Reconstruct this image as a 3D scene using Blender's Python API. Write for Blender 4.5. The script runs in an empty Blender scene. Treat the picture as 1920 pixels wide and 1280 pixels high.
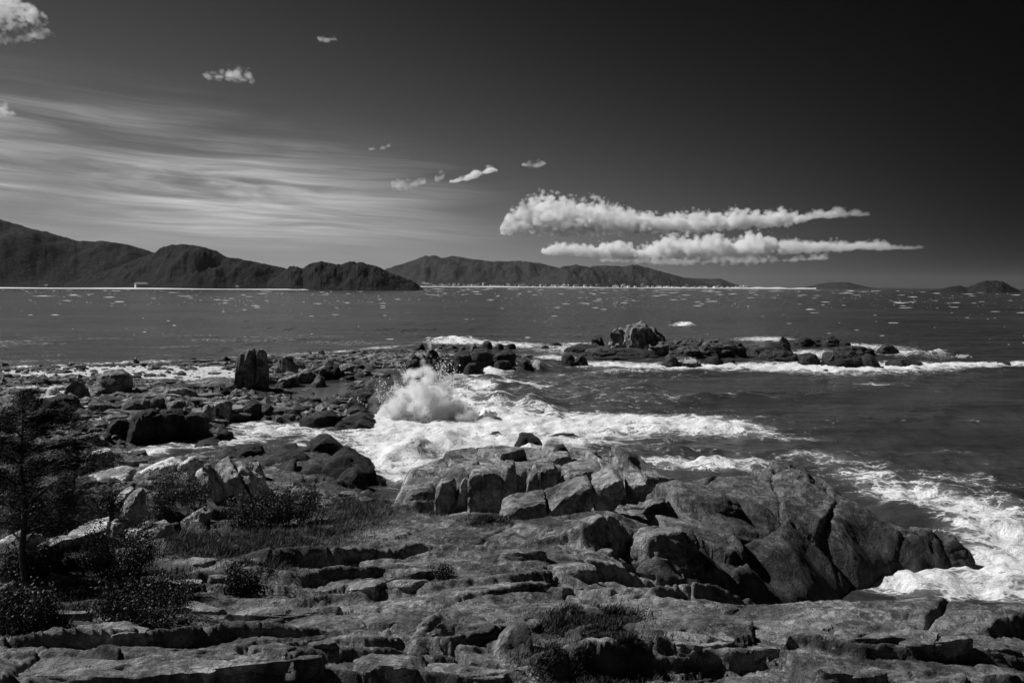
import bpy, bmesh, math, random
import numpy as np
from mathutils import Vector, Matrix, Euler

SC = bpy.context.scene
COL = SC.collection
R = math.radians
random.seed(7)
RNG = np.random.default_rng(7)

# ------------------------------------------------------------------ camera
CAM_H = 18.0
FPX = 1500.0                       # focal length in pixels of a 1920 px wide frame
HOR = 534.0                        # horizon row at the middle column
PITCH = math.atan((640 - HOR) / FPX)
ROLL = math.radians(0.36)
cam_d = bpy.data.cameras.new('camera')
cam = bpy.data.objects.new('camera', cam_d)
COL.objects.link(cam)
cam_d.sensor_width = 36.0
cam_d.lens = 36.0 * FPX / 1920.0
cam_d.clip_start = 0.5
cam_d.clip_end = 200000.0
cam.location = (0, 0, CAM_H)
CAM_R = Matrix.Rotation(math.pi / 2 - PITCH, 3, 'X') @ Matrix.Rotation(ROLL, 3, 'Z')
cam.rotation_euler = CAM_R.to_euler()
SC.camera = cam
SC.render.engine = 'CYCLES'
SC.cycles.use_denoising = True
SC.cycles.max_bounces = 8
SC.cycles.volume_bounces = 9
SC.cycles.transparent_max_bounces = 16
SC.cycles.volume_step_rate = 0.5
SC.cycles.volume_max_steps = 256
SC.view_settings.view_transform = 'Standard'
SC.view_settings.look = 'None'
SC.view_settings.exposure = 0.0
SC.view_settings.gamma = 1.0

# ------------------------------------------------------------------ sky and sun
SUN_EL = 45.0
SUN_AZ = -71.0                     # clockwise from +Y (the view direction)
SUN_DIR = Vector((math.sin(R(SUN_AZ)) * math.cos(R(SUN_EL)),
                  math.cos(R(SUN_AZ)) * math.cos(R(SUN_EL)), math.sin(R(SUN_EL))))
sun_d = bpy.data.lights.new('sun', 'SUN')
sun_d.energy = 5.0
sun_d.angle = R(0.53)
sun_d.color = (1.0, 1.0, 1.0)      # black and white film
sun = bpy.data.objects.new('sun', sun_d)
COL.objects.link(sun)
sun.rotation_euler = (-SUN_DIR).to_track_quat('-Z', 'Y').to_euler()
sun.location = (-60, 20, 80)


class NT:
    """tiny helper for building node trees"""
    def __init__(self, tree):
        self.t = tree

    def n(self, kind, **kw):
        nd = self.t.nodes.new(kind)
        for k, v in kw.items():
            if k == 'ins':
                for kk, vv in v.items():
                    self.put(nd, kk, vv)
            else:
                setattr(nd, k, v)
        return nd

    def put(self, nd, key, val):
        sock = nd.inputs[key]
        if hasattr(val, 'is_output') or isinstance(val, bpy.types.NodeSocket):
            self.t.links.new(val, sock)
        else:
            sock.default_value = val

    def m(self, op, a, b=None, c=None, clamp=False):
        nd = self.n('ShaderNodeMath', operation=op, use_clamp=clamp)
        self.put(nd, 0, a)
        if b is not None:
            self.put(nd, 1, b)
        if c is not None:
            self.put(nd, 2, c)
        return nd.outputs[0]

    def mapr(self, v, a, b, c=0.0, d=1.0, smooth=True):
        nd = self.n('ShaderNodeMapRange', interpolation_type='SMOOTHSTEP' if smooth else 'LINEAR', clamp=True)
        for i, x in enumerate((v, a, b, c, d)):
            self.put(nd, i, x)
        return nd.outputs[0]

    def noise(self, vec, scale, detail=6.0, rough=0.55, dist=0.0, lac=2.0):
        nd = self.n('ShaderNodeTexNoise')
        if vec is not None:
            self.put(nd, 'Vector', vec)
        self.put(nd, 'Scale', scale)
        self.put(nd, 'Detail', detail)
        self.put(nd, 'Roughness', rough)
        self.put(nd, 'Distortion', dist)
        self.put(nd, 'Lacunarity', lac)
        return nd.outputs[0]

    def vmul(self, vec, xyz, off=(0, 0, 0)):
        nd = self.n('ShaderNodeMapping')
        self.put(nd, 'Vector', vec)
        self.put(nd, 'Scale', xyz)
        self.put(nd, 'Location', off)
        return nd.outputs[0]

    def grey(self, v):
        nd = self.n('ShaderNodeCombineColor')
        for i in range(3):
            self.put(nd, i, v)
        return nd.outputs[0]


world = bpy.data.worlds.new('World')
SC.world = world
world.use_nodes = True
wt = world.node_tree
wt.nodes.clear()
W = NT(wt)
sky = W.n('ShaderNodeTexSky', sky_type='NISHITA', sun_disc=False, sun_elevation=R(SUN_EL),
          sun_rotation=R(SUN_AZ), altitude=10.0, air_density=1.0, dust_density=0.6, ozone_density=1.0)
sepc = W.n('ShaderNodeSeparateColor', ins={'Color': sky.outputs[0]})
red = sepc.outputs[0]                                        # red filter on black and white film
tc = W.n('ShaderNodeTexCoord')
nrm = W.n('ShaderNodeVectorMath', operation='NORMALIZE', ins={0: tc.outputs['Generated']})
dirv = nrm.outputs[0]
sx = W.n('ShaderNodeSeparateXYZ', ins={0: dirv})
el = W.m('ARCSINE', sx.outputs[2])
az = W.m('ARCTAN2', sx.outputs[0], sx.outputs[1])
elp = W.m('MAXIMUM', el, 0.0)
# polarised, red-filtered sky: deep overhead and darkest away from the sun, pale low on the sun's side
deep = W.m('EXPONENT', W.m('MULTIPLY', elp, W.mapr(az, -0.55, 0.3, -5.4, -8.8)))
side = W.mapr(az, 0.64, -0.22, 0.006, 1.35)
clear = W.m('MULTIPLY', W.m('MULTIPLY', W.m('POWER', red, 0.35), 1.0), W.m('MULTIPLY', deep, side))
# high thin cirrus, combed out by the wind, low on the left
cvec = W.n('ShaderNodeCombineXYZ', ins={0: W.m('MULTIPLY', az, 5.0),
                                       1: W.m('ADD', W.m('MULTIPLY', el, 42.0), W.m('MULTIPLY', az, 1.6)), 2: 1.7}).outputs[0]
wv = W.n('ShaderNodeTexNoise', ins={'Vector': cvec, 'Scale': 0.55, 'Detail': 3.0})
wadd = W.n('ShaderNodeVectorMath', operation='MULTIPLY_ADD', ins={0: wv.outputs['Color'], 1: (1.2, 1.6, 0.0), 2: cvec})
cn = W.noise(wadd.outputs[0], 0.62, 10.0, 0.56, 0.5)
cn2 = W.noise(W.n('ShaderNodeVectorMath', operation='MULTIPLY', ins={0: wadd.outputs[0], 1: (0.8, 3.6, 1.0)}).outputs[0], 1.1, 7.0, 0.6, 0.3)
cel = W.m('ADD', 0.120, W.m('MULTIPLY', W.m('ADD', az, 0.5), -0.075))   # centre line of the sheet
dd = W.m('DIVIDE', W.m('SUBTRACT', el, cel), 0.056)
band = W.m('EXPONENT', W.m('MULTIPLY', W.m('MULTIPLY', dd, dd), -1.0))
azm = W.mapr(W.m('ADD', az, W.m('MULTIPLY', W.m('SUBTRACT', cn, 0.5), 0.7)), 0.04, -0.30)
strand = W.m('MULTIPLY', W.mapr(cn, 0.30, 0.70), W.m('ADD', 0.42, W.m('MULTIPLY', W.mapr(cn2, 0.28, 0.74), 0.75)))
cn0 = W.noise(cvec, 0.33, 3.0, 0.5, 0.4)
cir = W.m('MULTIPLY', W.m('MULTIPLY', band, azm), W.m('MULTIPLY', strand, W.mapr(cn0, 0.34, 0.64, 0.25, 1.35)))
low = W.m('MULTIPLY', W.m('MULTIPLY', W.mapr(el, 0.14, 0.03), W.mapr(az, 0.28, -0.30)), W.m('ADD', 0.25, W.mapr(cn, 0.35, 0.7)))
veil = W.m('ADD', W.m('MULTIPLY', cir, 5.0), W.m('MULTIPLY', low, 0.30))
SKY_K = 1.25
clear = W.m('MULTIPLY', clear, SKY_K)
tot = W.m('MULTIPLY', W.m('ADD', clear, veil), W.mapr(el, -0.06, -0.005, 0.04, 1.0))   # no light from below the horizon
bg = W.n('ShaderNodeBackground', ins={'Color': W.grey(tot), 'Strength': 0.10})
wo = W.n('ShaderNodeOutputWorld', ins={'Surface': bg.outputs[0]})


# ------------------------------------------------------------------ numpy noise
_perm = RNG.permutation(256).astype(np.int32)
PERM = np.concatenate([_perm, _perm, _perm])
_a = RNG.uniform(0, 2 * np.pi, 256)
G2 = np.stack([np.cos(_a), np.sin(_a)], 1)
_g = RNG.normal(size=(256, 3))
G3 = _g / np.linalg.norm(_g, axis=1)[:, None]
CELLR = RNG.uniform(0, 1, (256, 4))


def fade(t):
    return t * t * t * (t * (t * 6 - 15) + 10)


def noise2(x, y):
    xi = np.floor(x).astype(np.int64); yi = np.floor(y).astype(np.int64)
    xf = x - xi; yf = y - yi
    xi &= 255; yi &= 255
    u = fade(xf); v = fade(yf)
    def g(ix, iy, fx, fy):
        h = PERM[PERM[ix & 255] + (iy & 255)]
        gg = G2[h]
        return gg[..., 0] * fx + gg[..., 1] * fy
    a = g(xi, yi, xf, yf); b = g(xi + 1, yi, xf - 1, yf)
    c = g(xi, yi + 1, xf, yf - 1); d = g(xi + 1, yi + 1, xf - 1, yf - 1)
    return (a + (b - a) * u + (c - a) * v + (a - b - c + d) * u * v) * 1.4


def noise3(p):
    pi = np.floor(p).astype(np.int64); f = p - pi
    pi &= 255
    u = fade(f)
    out = 0
    for dx in (0, 1):
        for dy in (0, 1):
            for dz in (0, 1):
                h = PERM[PERM[PERM[(pi[:, 0] + dx) & 255] + ((pi[:, 1] + dy) & 255)] + ((pi[:, 2] + dz) & 255)]
                gg = G3[h]
                val = gg[:, 0] * (f[:, 0] - dx) + gg[:, 1] * (f[:, 1] - dy) + gg[:, 2] * (f[:, 2] - dz)
                w = (u[:, 0] if dx else 1 - u[:, 0]) * (u[:, 1] if dy else 1 - u[:, 1]) * (u[:, 2] if dz else 1 - u[:, 2])
                out = out + val * w
    return out * 1.5


def fbm2(x, y, octv=4, gain=0.5):
    s = 0; a = 1.0; f = 1.0
    for i in range(octv):
        s = s + a * noise2(x * f + i * 17.3, y * f + i * 9.1)
        a *= gain; f *= 2.03
    return s


def fbm3(p, octv=4, gain=0.5):
    s = 0; a = 1.0; f = 1.0
    for i in range(octv):
        s = s + a * noise3(p * f + i * 13.7)
        a *= gain; f *= 2.03
    return s


def worley(x, y, vec=False):
    xi = np.floor(x).astype(np.int64); yi = np.floor(y).astype(np.int64)
    f1 = np.full(x.shape, 9.0); f2 = np.full(x.shape, 9.0); cid = np.zeros(x.shape, np.int64); vx = np.zeros(x.shape); vy = np.zeros(x.shape)
    for dx in (-1, 0, 1):
        for dy in (-1, 0, 1):
            h = PERM[PERM[(xi + dx) & 255] + ((yi + dy) & 255)]
            px = xi + dx + 0.08 + 0.84 * CELLR[h, 0]; py = yi + dy + 0.08 + 0.84 * CELLR[h, 1]
            d = np.hypot(px - x, py - y)
            new = d < f1
            f2 = np.where(new, f1, np.minimum(f2, d))
            cid = np.where(new, h, cid)
            if vec:
                vx = np.where(new, x - px, vx); vy = np.where(new, y - py, vy)
            f1 = np.where(new, d, f1)
    return (f1, f2, cid, vx, vy) if vec else (f1, f2, cid)


def worley3(p):
    pi = np.floor(p).astype(np.int64)
    f1 = np.full(len(p), 9.0); f2 = np.full(len(p), 9.0); cid = np.zeros(len(p), np.int64)
    for dx in (-1, 0, 1):
        for dy in (-1, 0, 1):
            for dz in (-1, 0, 1):
                q = pi + np.array([dx, dy, dz])
                h = PERM[PERM[PERM[q[:, 0] & 255] + (q[:, 1] & 255)] + (q[:, 2] & 255)]
                d = np.linalg.norm(q + 0.1 + 0.8 * CELLR[h, :3] - p, axis=1)
                new = d < f1
                f2 = np.where(new, f1, np.minimum(f2, d)); cid = np.where(new, h, cid); f1 = np.where(new, d, f1)
    return f1, f2, cid


def sstep(a, b, x):
    t = np.clip((x - a) / (b - a), 0, 1)
    return t * t * (3 - 2 * t)


# ------------------------------------------------------------------ pixel <-> place
CR = np.array(CAM_R)


def ray(px, py):
    v = np.stack([(np.asarray(px, float) - 960) / FPX, -(np.asarray(py, float) - 640) / FPX,
                  -np.ones_like(np.asarray(px, float))], -1)
    return v @ CR.T


def at_z(px, py, z):
    d = ray(px, py)
    t = (np.asarray(z) - CAM_H) / d[..., 2]
    return np.stack([d[..., 0] * t, d[..., 1] * t], -1)


def at_y(px, py, y):
    d = ray(px, py)
    t = np.asarray(y) / d[..., 1]
    return np.array([d[..., 0] * t, d[..., 1] * t, CAM_H + d[..., 2] * t])


def to_px(P):
    P = np.asarray(P, float) - np.array([0, 0, CAM_H])
    c = P @ CR
    return 960 + FPX * c[..., 0] / -c[..., 2], 640 - FPX * c[..., 1] / -c[..., 2]


# ------------------------------------------------------------------ object helpers
def set_props(o, label=None, cat=None, group=None, kind=None):
    if label: o['label'] = label
    if cat: o['category'] = cat
    if group: o['group'] = group
    if kind: o['kind'] = kind
    return o


def mesh_from(name, verts, faces, smooth=True):
    me = bpy.data.meshes.new(name)
    verts = np.asarray(verts, np.float32)
    if isinstance(faces, np.ndarray):
        k = faces.shape[1]
        me.vertices.add(len(verts))
        me.vertices.foreach_set('co', verts.ravel())
        me.loops.add(faces.size)
        me.loops.foreach_set('vertex_index', faces.ravel().astype(np.int32))
        me.polygons.add(len(faces))
        me.polygons.foreach_set('loop_start', np.arange(0, faces.size, k, dtype=np.int32))
        me.polygons.foreach_set('loop_total', np.full(len(faces), k, np.int32))
        me.update(calc_edges=True)
    else:
        me.from_pydata([tuple(v) for v in verts], [], faces)
        me.update()
    me.polygons.foreach_set('use_smooth', np.full(len(me.polygons), smooth, bool))
    return me


def link(name, me, mat=None, parent=None, loc=None):
    o = bpy.data.objects.new(name, me)
    COL.objects.link(o)
    if me is not None and mat is not None and not me.materials:
        me.materials.append(mat)
    if parent is not None:
        o.parent = parent
    if loc is not None:
        o.location = loc
    return o


def empty(name, loc=(0, 0, 0)):
    o = bpy.data.objects.new(name, None)
    o.empty_display_size = 0.3
    COL.objects.link(o)
    o.location = loc
    return o


def grid_faces(nr, nc):
    i = np.arange(nr - 1)[:, None] * nc + np.arange(nc - 1)[None, :]
    return np.stack([i, i + 1, i + nc + 1, i + nc], -1).reshape(-1, 4)


# ------------------------------------------------------------------ materials (all greys: a black and white photograph)
def new_mat(name):
    m = bpy.data.materials.new(name)
    m.use_nodes = True
    m.node_tree.nodes.clear()
    return m, NT(m.node_tree)


def rock_mat(name, dark, mid, light, lichen=0.0, wet=True, patch=0.22, bump=1.0, foot=1.0):
    m, T = new_mat(name)
    pos = T.n('ShaderNodeNewGeometry').outputs['Position']
    z = T.n('ShaderNodeSeparateXYZ', ins={0: pos}).outputs[2]
    a = T.noise(pos, patch, 8.0, 0.62, 0.6)
    b = T.noise(pos, 2.1, 10.0, 0.68, 0.3)
    g = T.noise(pos, 19.0, 6.0, 0.7)
    mix = T.m('ADD', T.m('MULTIPLY', a, 0.55), T.m('MULTIPLY', b, 0.45))
    ramp = T.n('ShaderNodeValToRGB', ins={0: mix})
    e = ramp.color_ramp.elements
    e[0].position = 0.36; e[0].color = (dark, dark, dark, 1)
    e[1].position = 0.66; e[1].color = (light, light, light, 1)
    k = e.new(0.50); k.color = (mid, mid, mid, 1)
    val = T.n('ShaderNodeSeparateColor', ins={0: ramp.outputs[0]}).outputs[0]
    val = T.m('MULTIPLY', val, T.mapr(g, 0.3, 0.7, 0.68, 1.32, smooth=False))
    sn = T.noise(pos, 0.55, 9.0, 0.66, 0.8)
    val = T.m('MULTIPLY', val, T.mapr(sn, 0.46, 0.52, 0.50, 1.12))     # dark lichen blotches
    # rain and weed stains running down the steep faces
    st = T.noise(T.vmul(pos, (3.2, 3.2, 0.35)), 1.0, 5.0, 0.6)
    val = T.m('MULTIPLY', val, T.mapr(st, 0.36, 0.56, 0.62, 1.08))
    if lichen > 0:
        l = T.noise(pos, 5.5, 9.0, 0.72, 0.4)
        l2 = T.noise(pos, 0.4, 4.0, 0.6)
        lm = T.m('MULTIPLY', T.mapr(l, 0.53, 0.62), T.mapr(l2, 0.46, 0.62))
        val = T.m('ADD', val, T.m('MULTIPLY', lm, lichen))
    rough = 0.86
    if wet:
        zz = T.m('ADD', z, T.m('MULTIPLY', T.m('SUBTRACT', a, 0.5), 3.0))
        wn = T.mapr(zz, 0.7 * foot, 2.4 * foot, 0.30, 1.0)
        val = T.m('MULTIPLY', val, wn)
        rough = T.mapr(zz, 0.4 * foot, 1.6 * foot, 0.50, 0.86)
    bs = T.n('ShaderNodeBsdfPrincipled', ins={'Base Color': T.grey(val), 'Roughness': rough, 'Specular IOR Level': 0.3})
    h1 = T.noise(pos, 1.6, 12.0, 0.68, 0.25)
    h2 = T.noise(pos, 11.0, 8.0, 0.65)
    vo = T.n('ShaderNodeTexVoronoi', feature='DISTANCE_TO_EDGE', ins={'Vector': T.n('ShaderNodeVectorMath', operation='MULTIPLY_ADD', ins={
        0: T.n('ShaderNodeTexNoise', ins={'Vector': pos, 'Scale': 0.9, 'Detail': 5.0}).outputs['Color'], 1: (1.6, 1.6, 1.6), 2: pos}).outputs[0], 'Scale': 0.55})
    cr = T.mapr(vo.outputs['Distance'], 0.0, 0.035)
    rg = T.n('ShaderNodeTexNoise', noise_type='RIDGED_MULTIFRACTAL', ins={'Vector': pos, 'Scale': 0.85, 'Detail': 7.0, 'Roughness': 0.62, 'Distortion': 0.4})
    h1 = T.m('SUBTRACT', h1, T.m('MULTIPLY', T.mapr(rg.outputs[0], 0.55, 1.15), 0.55))
    h = T.m('ADD', T.m('ADD', T.m('MULTIPLY', h1, 1.0), T.m('MULTIPLY', h2, 0.34)), T.m('MULTIPLY', cr, 0.07))
    bp = T.n('ShaderNodeBump', ins={'Height': h, 'Strength': 1.0, 'Distance': 0.40 * bump})
    T.put(bs, 'Normal', bp.outputs[0])
    T.n('ShaderNodeOutputMaterial', ins={'Surface': bs.outputs[0]})
    return m


M = {}
M['rock'] = rock_mat('rock_grey', 0.055, 0.28, 0.62, lichen=0.25)
M['rock_light'] = rock_mat('rock_bleached', 0.32, 0.72, 0.88, lichen=0.0, wet=False)
M['rock_dark'] = rock_mat('rock_dark_tidal', 0.018, 0.04, 0.09, foot=0.6)
M['rock_head'] = rock_mat('rock_headland', 0.04, 0.16, 0.38, lichen=0.14, foot=2.1)  # wet darkening raised up the flank, partly painting in its shaded side
M['rock_shore'] = rock_mat('rock_shore', 0.05, 0.20, 0.55, lichen=0.22, foot=0.6)
M['rock_reef'] = rock_mat('rock_reef', 0.03, 0.08, 0.20, lichen=0.10, foot=1.2)


def plain_mat(name, v, rough=0.8, var=0.0, scale=1.0, spec=0.3, bump=0.0):
    m, T = new_mat(name)
    pos = T.n('ShaderNodeNewGeometry').outputs['Position']
    val = v
    bs = T.n('ShaderNodeBsdfPrincipled', ins={'Roughness': rough, 'Specular IOR Level': spec})
    if var:
        n = T.noise(pos, scale, 7.0, 0.65)
        val = T.m('MULTIPLY', T.mapr(n, 0.25, 0.75, 1 - var, 1 + var, smooth=False), v)
        if bump:
            bp = T.n('ShaderNodeBump', ins={'Height': n, 'Strength': 1.0, 'Distance': bump})
            T.put(bs, 'Normal', bp.outputs[0])
    T.put(bs, 'Base Color', T.grey(val) if var else (v, v, v, 1))
    T.n('ShaderNodeOutputMaterial', ins={'Surface': bs.outputs[0]})
    return m


M['sand'] = plain_mat('sand', 0.36, 0.9, 0.25, 0.6)
M['far_sand'] = plain_mat('far_sand', 0.62, 0.9, 0.2, 0.02)
M['forest'] = plain_mat('forest', 0.021, 0.95, 0.75, 0.045, bump=9.0, spec=0.05)
M['forest_far'] = plain_mat('forest_far', 0.032, 0.95, 0.6, 0.012, bump=20.0, spec=0.05)
M['house_wall'] = plain_mat('house_wall', 0.75, 0.8)
M['house_roof'] = plain_mat('house_roof', 0.22, 0.8)
M['trunk'] = plain_mat('trunk', 0.06, 0.9, 0.4, 9.0)
M['needles'] = plain_mat('needles', 0.022, 0.7, 0.5, 1.2, spec=0.15)
M['leaf'] = plain_mat('leaf', 0.040, 0.55, 0.6, 3.0, spec=0.3)
M['leaf_pale'] = plain_mat('leaf_pale', 0.065, 0.6, 0.6, 2.0, spec=0.3)
M['grass'] = plain_mat('grass', 0.10, 0.8, 0.55, 0.9, spec=0.15)
M['grass_dark'] = plain_mat('grass_dark', 0.045, 0.8, 0.6, 1.3, spec=0.15)
M['skin'] = plain_mat('skin', 0.25, 0.6)
M['shirt'] = plain_mat('shirt', 0.82, 0.9)
M['trousers'] = plain_mat('trousers', 0.03, 0.9)
M['hair'] = plain_mat('hair', 0.02, 0.7)
sm, T = new_mat('spray_water')
d1 = T.n('ShaderNodeBsdfDiffuse', ins={'Color': (0.95, 0.95, 0.95, 1)}); d2 = T.n('ShaderNodeBsdfTranslucent', ins={'Color': (0.95, 0.95, 0.95, 1)})
mx = T.n('ShaderNodeMixShader', ins={0: 0.5, 1: d1.outputs[0], 2: d2.outputs[0]})
T.n('ShaderNodeOutputMaterial', ins={'Surface': mx.outputs[0]})
M['spray'] = sm
M['foam'] = plain_mat('foam', 0.86, 0.7, 0.12, 2.0, spec=0.2)


# ------------------------------------------------------------------ the lie of the land
class RBF:
    """linear radial interpolation of heights over (x/y, 1.4 ln y)"""
    def __init__(self, pts):
        P = np.array(pts, float)
        self.uv = np.stack([P[:, 0] / P[:, 1], 1.4 * np.log(P[:, 1])], 1)
        D = np.linalg.norm(self.uv[:, None] - self.uv[None], axis=2)
        n = len(P)
        A = np.zeros((n + 1, n + 1))
        A[:n, :n] = -np.sqrt(D * D + 0.0006); A[n, :n] = 1; A[:n, n] = 1
        A[:n, :n] -= np.eye(n) * 0.004
        b = np.concatenate([P[:, 2], [0]])
        self.w = np.linalg.solve(A, b)

    def __call__(self, x, y):
        u = x / y; v = 1.4 * np.log(y)
        out = np.full(np.shape(x), self.w[-1])
        for (a, b), w in zip(self.uv, self.w[:-1]):
            out = out - w * np.sqrt((u - a) ** 2 + (v - b) ** 2 + 0.0006)
        return out


CP = []


def cp(*rows):
    for px, py, z in rows:
        x, y = at_z(px, py, z)
        CP.append((x, y, z))


def cw(*rows):
    CP.extend(rows)


# foreground shelf
cp((-250, 1280, 8.8), (0, 1280, 8.6), (250, 1280, 8.5), (500, 1280, 8.2), (760, 1280, 8.0), (1000, 1280, 7.9), (1250, 1280, 8.1),
   (1500, 1280, 8.0), (1750, 1280, 7.6), (1920, 1280, 7.1), (2150, 1280, 6.0))
cp((-200, 1180, 7.3), (50, 1180, 7.2), (300, 1180, 7.1), (550, 1180, 7.1), (800, 1180, 7.0), (1050, 1180, 7.0), (1300, 1180, 7.2),
   (1550, 1180, 7.1), (1750, 1180, 6.9), (1900, 1190, 6.3), (2100, 1190, 5.0))
cp((-200, 1110, 6.3), (100, 1110, 6.2), (350, 1110, 6.0), (600, 1110, 6.1), (850, 1110, 6.1), (1100, 1112, 6.1), (1300, 1113, 6.3),
   (1450, 1115, 6.4), (1600, 1114, 6.5), (1750, 1116, 6.4), (1880, 1130, 6.0), (2080, 1150, 4.8))
cw((3.5, 34.5, 5.0), (7, 35.5, 3.6), (10, 35.5, 2.6), (14, 35.5, 0.6), (18, 35.5, -0.8), (24, 35.5, -1.4), (32, 35, -2),
   (7, 40, 3.2), (10.5, 40, 1.5), (14, 40, 0.0), (19, 41, -1.2), (28, 41, -2), (38, 41, -2.5))
cp((500, 1055, 5.4), (700, 1055, 5.5), (900, 1055, 5.5), (1040, 1060, 5.4), (600, 1010, 4.8), (800, 1005, 4.9), (1000, 1000, 5.0), (1150, 1000, 5.3),
   (620, 965, 3.8), (720, 962, 3.8), (840, 965, 4.0), (1000, 965, 4.3), (1150, 962, 4.8))
cp((600, 930, 2.9), (680, 928, 2.9), (560, 905, 1.8), (520, 940, 3.3))
cp((-250, 1000, 5.4), (0, 1000, 5.2), (150, 1000, 5.0), (300, 1000, 4.7), (450, 1000, 4.4), (-200, 930, 4.5), (0, 930, 4.3), (200, 930, 3.9),
   (350, 925, 3.7), (470, 930, 3.5), (-250, 860, 3.2), (0, 860, 3.0), (150, 870, 2.8), (300, 880, 2.7), (430, 890, 2.6), (180, 1060, 5.8), (0, 1060, 5.9))
# under the middle outcrop and the headland, and the water beyond them
cw((-8, 53, 3.2), (-3, 53, 3.4), (2, 53, 3.5), (7, 53, 3.6), (12, 53, 2.6), (9, 46, 3.6), (13, 46, 2.2), (17, 53, 1.8), (22, 52, 0.2), (26, 50.5, -1.0),
   (-9, 60, 1.0), (-4, 61, 1.2), (2, 62, 1.2), (8, 62, 0.2), (14, 61, -1), (20, 61, -1.2), (27, 57, -1.5), (32, 52, -1.5), (33, 46, -2),
   (-9, 66, -1.0), (0, 68, -1.5), (10, 67, -1.8), (22, 66, -2), (40, 60, -3), (22, 47.5, -0.8), (17, 46, 0.4))
# cove and inlet
cp((700, 905, -0.8), (690, 880, -0.9), (740, 860, -1.5), (800, 880, -1.5), (720, 830, -1.5), (650, 835, -0.9), (570, 815, -0.8), (470, 805, -0.8),
   (420, 835, -0.7), (340, 846, -0.7), (265, 852, -0.6), (240, 856, 0.2), (690, 802, -0.8))
cp((640, 905, 1.2), (600, 870, 1.2), (520, 850, 0.9), (450, 865, 1.6), (640, 860, 0.6), (560, 838, 0.5))
# boulder shore and spit
cp((-250, 800, 3.0), (0, 800, 2.8), (120, 830, 2.2), (200, 838, 1.0), (220, 800, 1.4), (300, 800, 1.0), (390, 800, 0.6), (-250, 745, 2.6),
   (0, 745, 2.2), (120, 750, 2.0), (250, 765, 2.3), (380, 765, 1.8), (450, 775, 0.7), (520, 785, 0.4), (600, 790, 0.5), (680, 785, 0.5), (700, 765, 0.7),
   (650, 760, 0.8), (480, 745, 0.8), (400, 730, 1.3), (250, 725, 1.4), (0, 715, 1.7), (120, 700, 1.1), (300, 695, 0.9), (420, 690, 1.0), (520, 690, 1.2),
   (600, 695, 1.2), (680, 690, 1.2), (750, 685, 1.5), (820, 675, 1.6), (900, 672, 1.5), (960, 678, 1.1), (720, 740, 0.7), (730, 715, 1.0))
cp((590, 742, -0.25), (620, 732, -0.3), (650, 722, -0.3), (560, 752, -0.1))
cp((-250, 694, -0.2), (0, 687, -0.2), (200, 682, -0.2), (450, 670, -0.2), (650, 657, -0.2), (750, 650, -0.2), (900, 645, -0.2), (1000, 655, -0.4), (1020, 675, -0.6))
cp((-250, 675, -3), (0, 670, -3), (250, 665, -3), (450, 655, -3), (700, 640, -3), (900, 630, -3), (1060, 640, -3), (1100, 680, -3))
cp((990, 698, -0.5), (900, 703, -0.4), (850, 703, -0.2), (795, 712, -0.4), (760, 735, -0.4), (735, 765, -0.4), (715, 800, -0.9),
   (800, 750, -2), (900, 730, -2.5), (1000, 720, -3), (800, 800, -2.5), (950, 800, -3), (1050, 740, -3))
cw((-30, 14, 10.5), (-10, 12, 10.5), (0, 12, 10.2), (10, 12, 10), (20, 13, 8.5), (-14, 8, 12), (0, 8, 11.6), (14, 8, 11))
base_h = RBF(CP)

ROCKY = []     # (px, py, rx, ry): soft ground with no ledges: sand, turf
SOFT = [(670, 955, 75, 40), (500, 1010, 150, 25), (420, 1025, 110, 20), (620, 740, 70, 18)]


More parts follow.
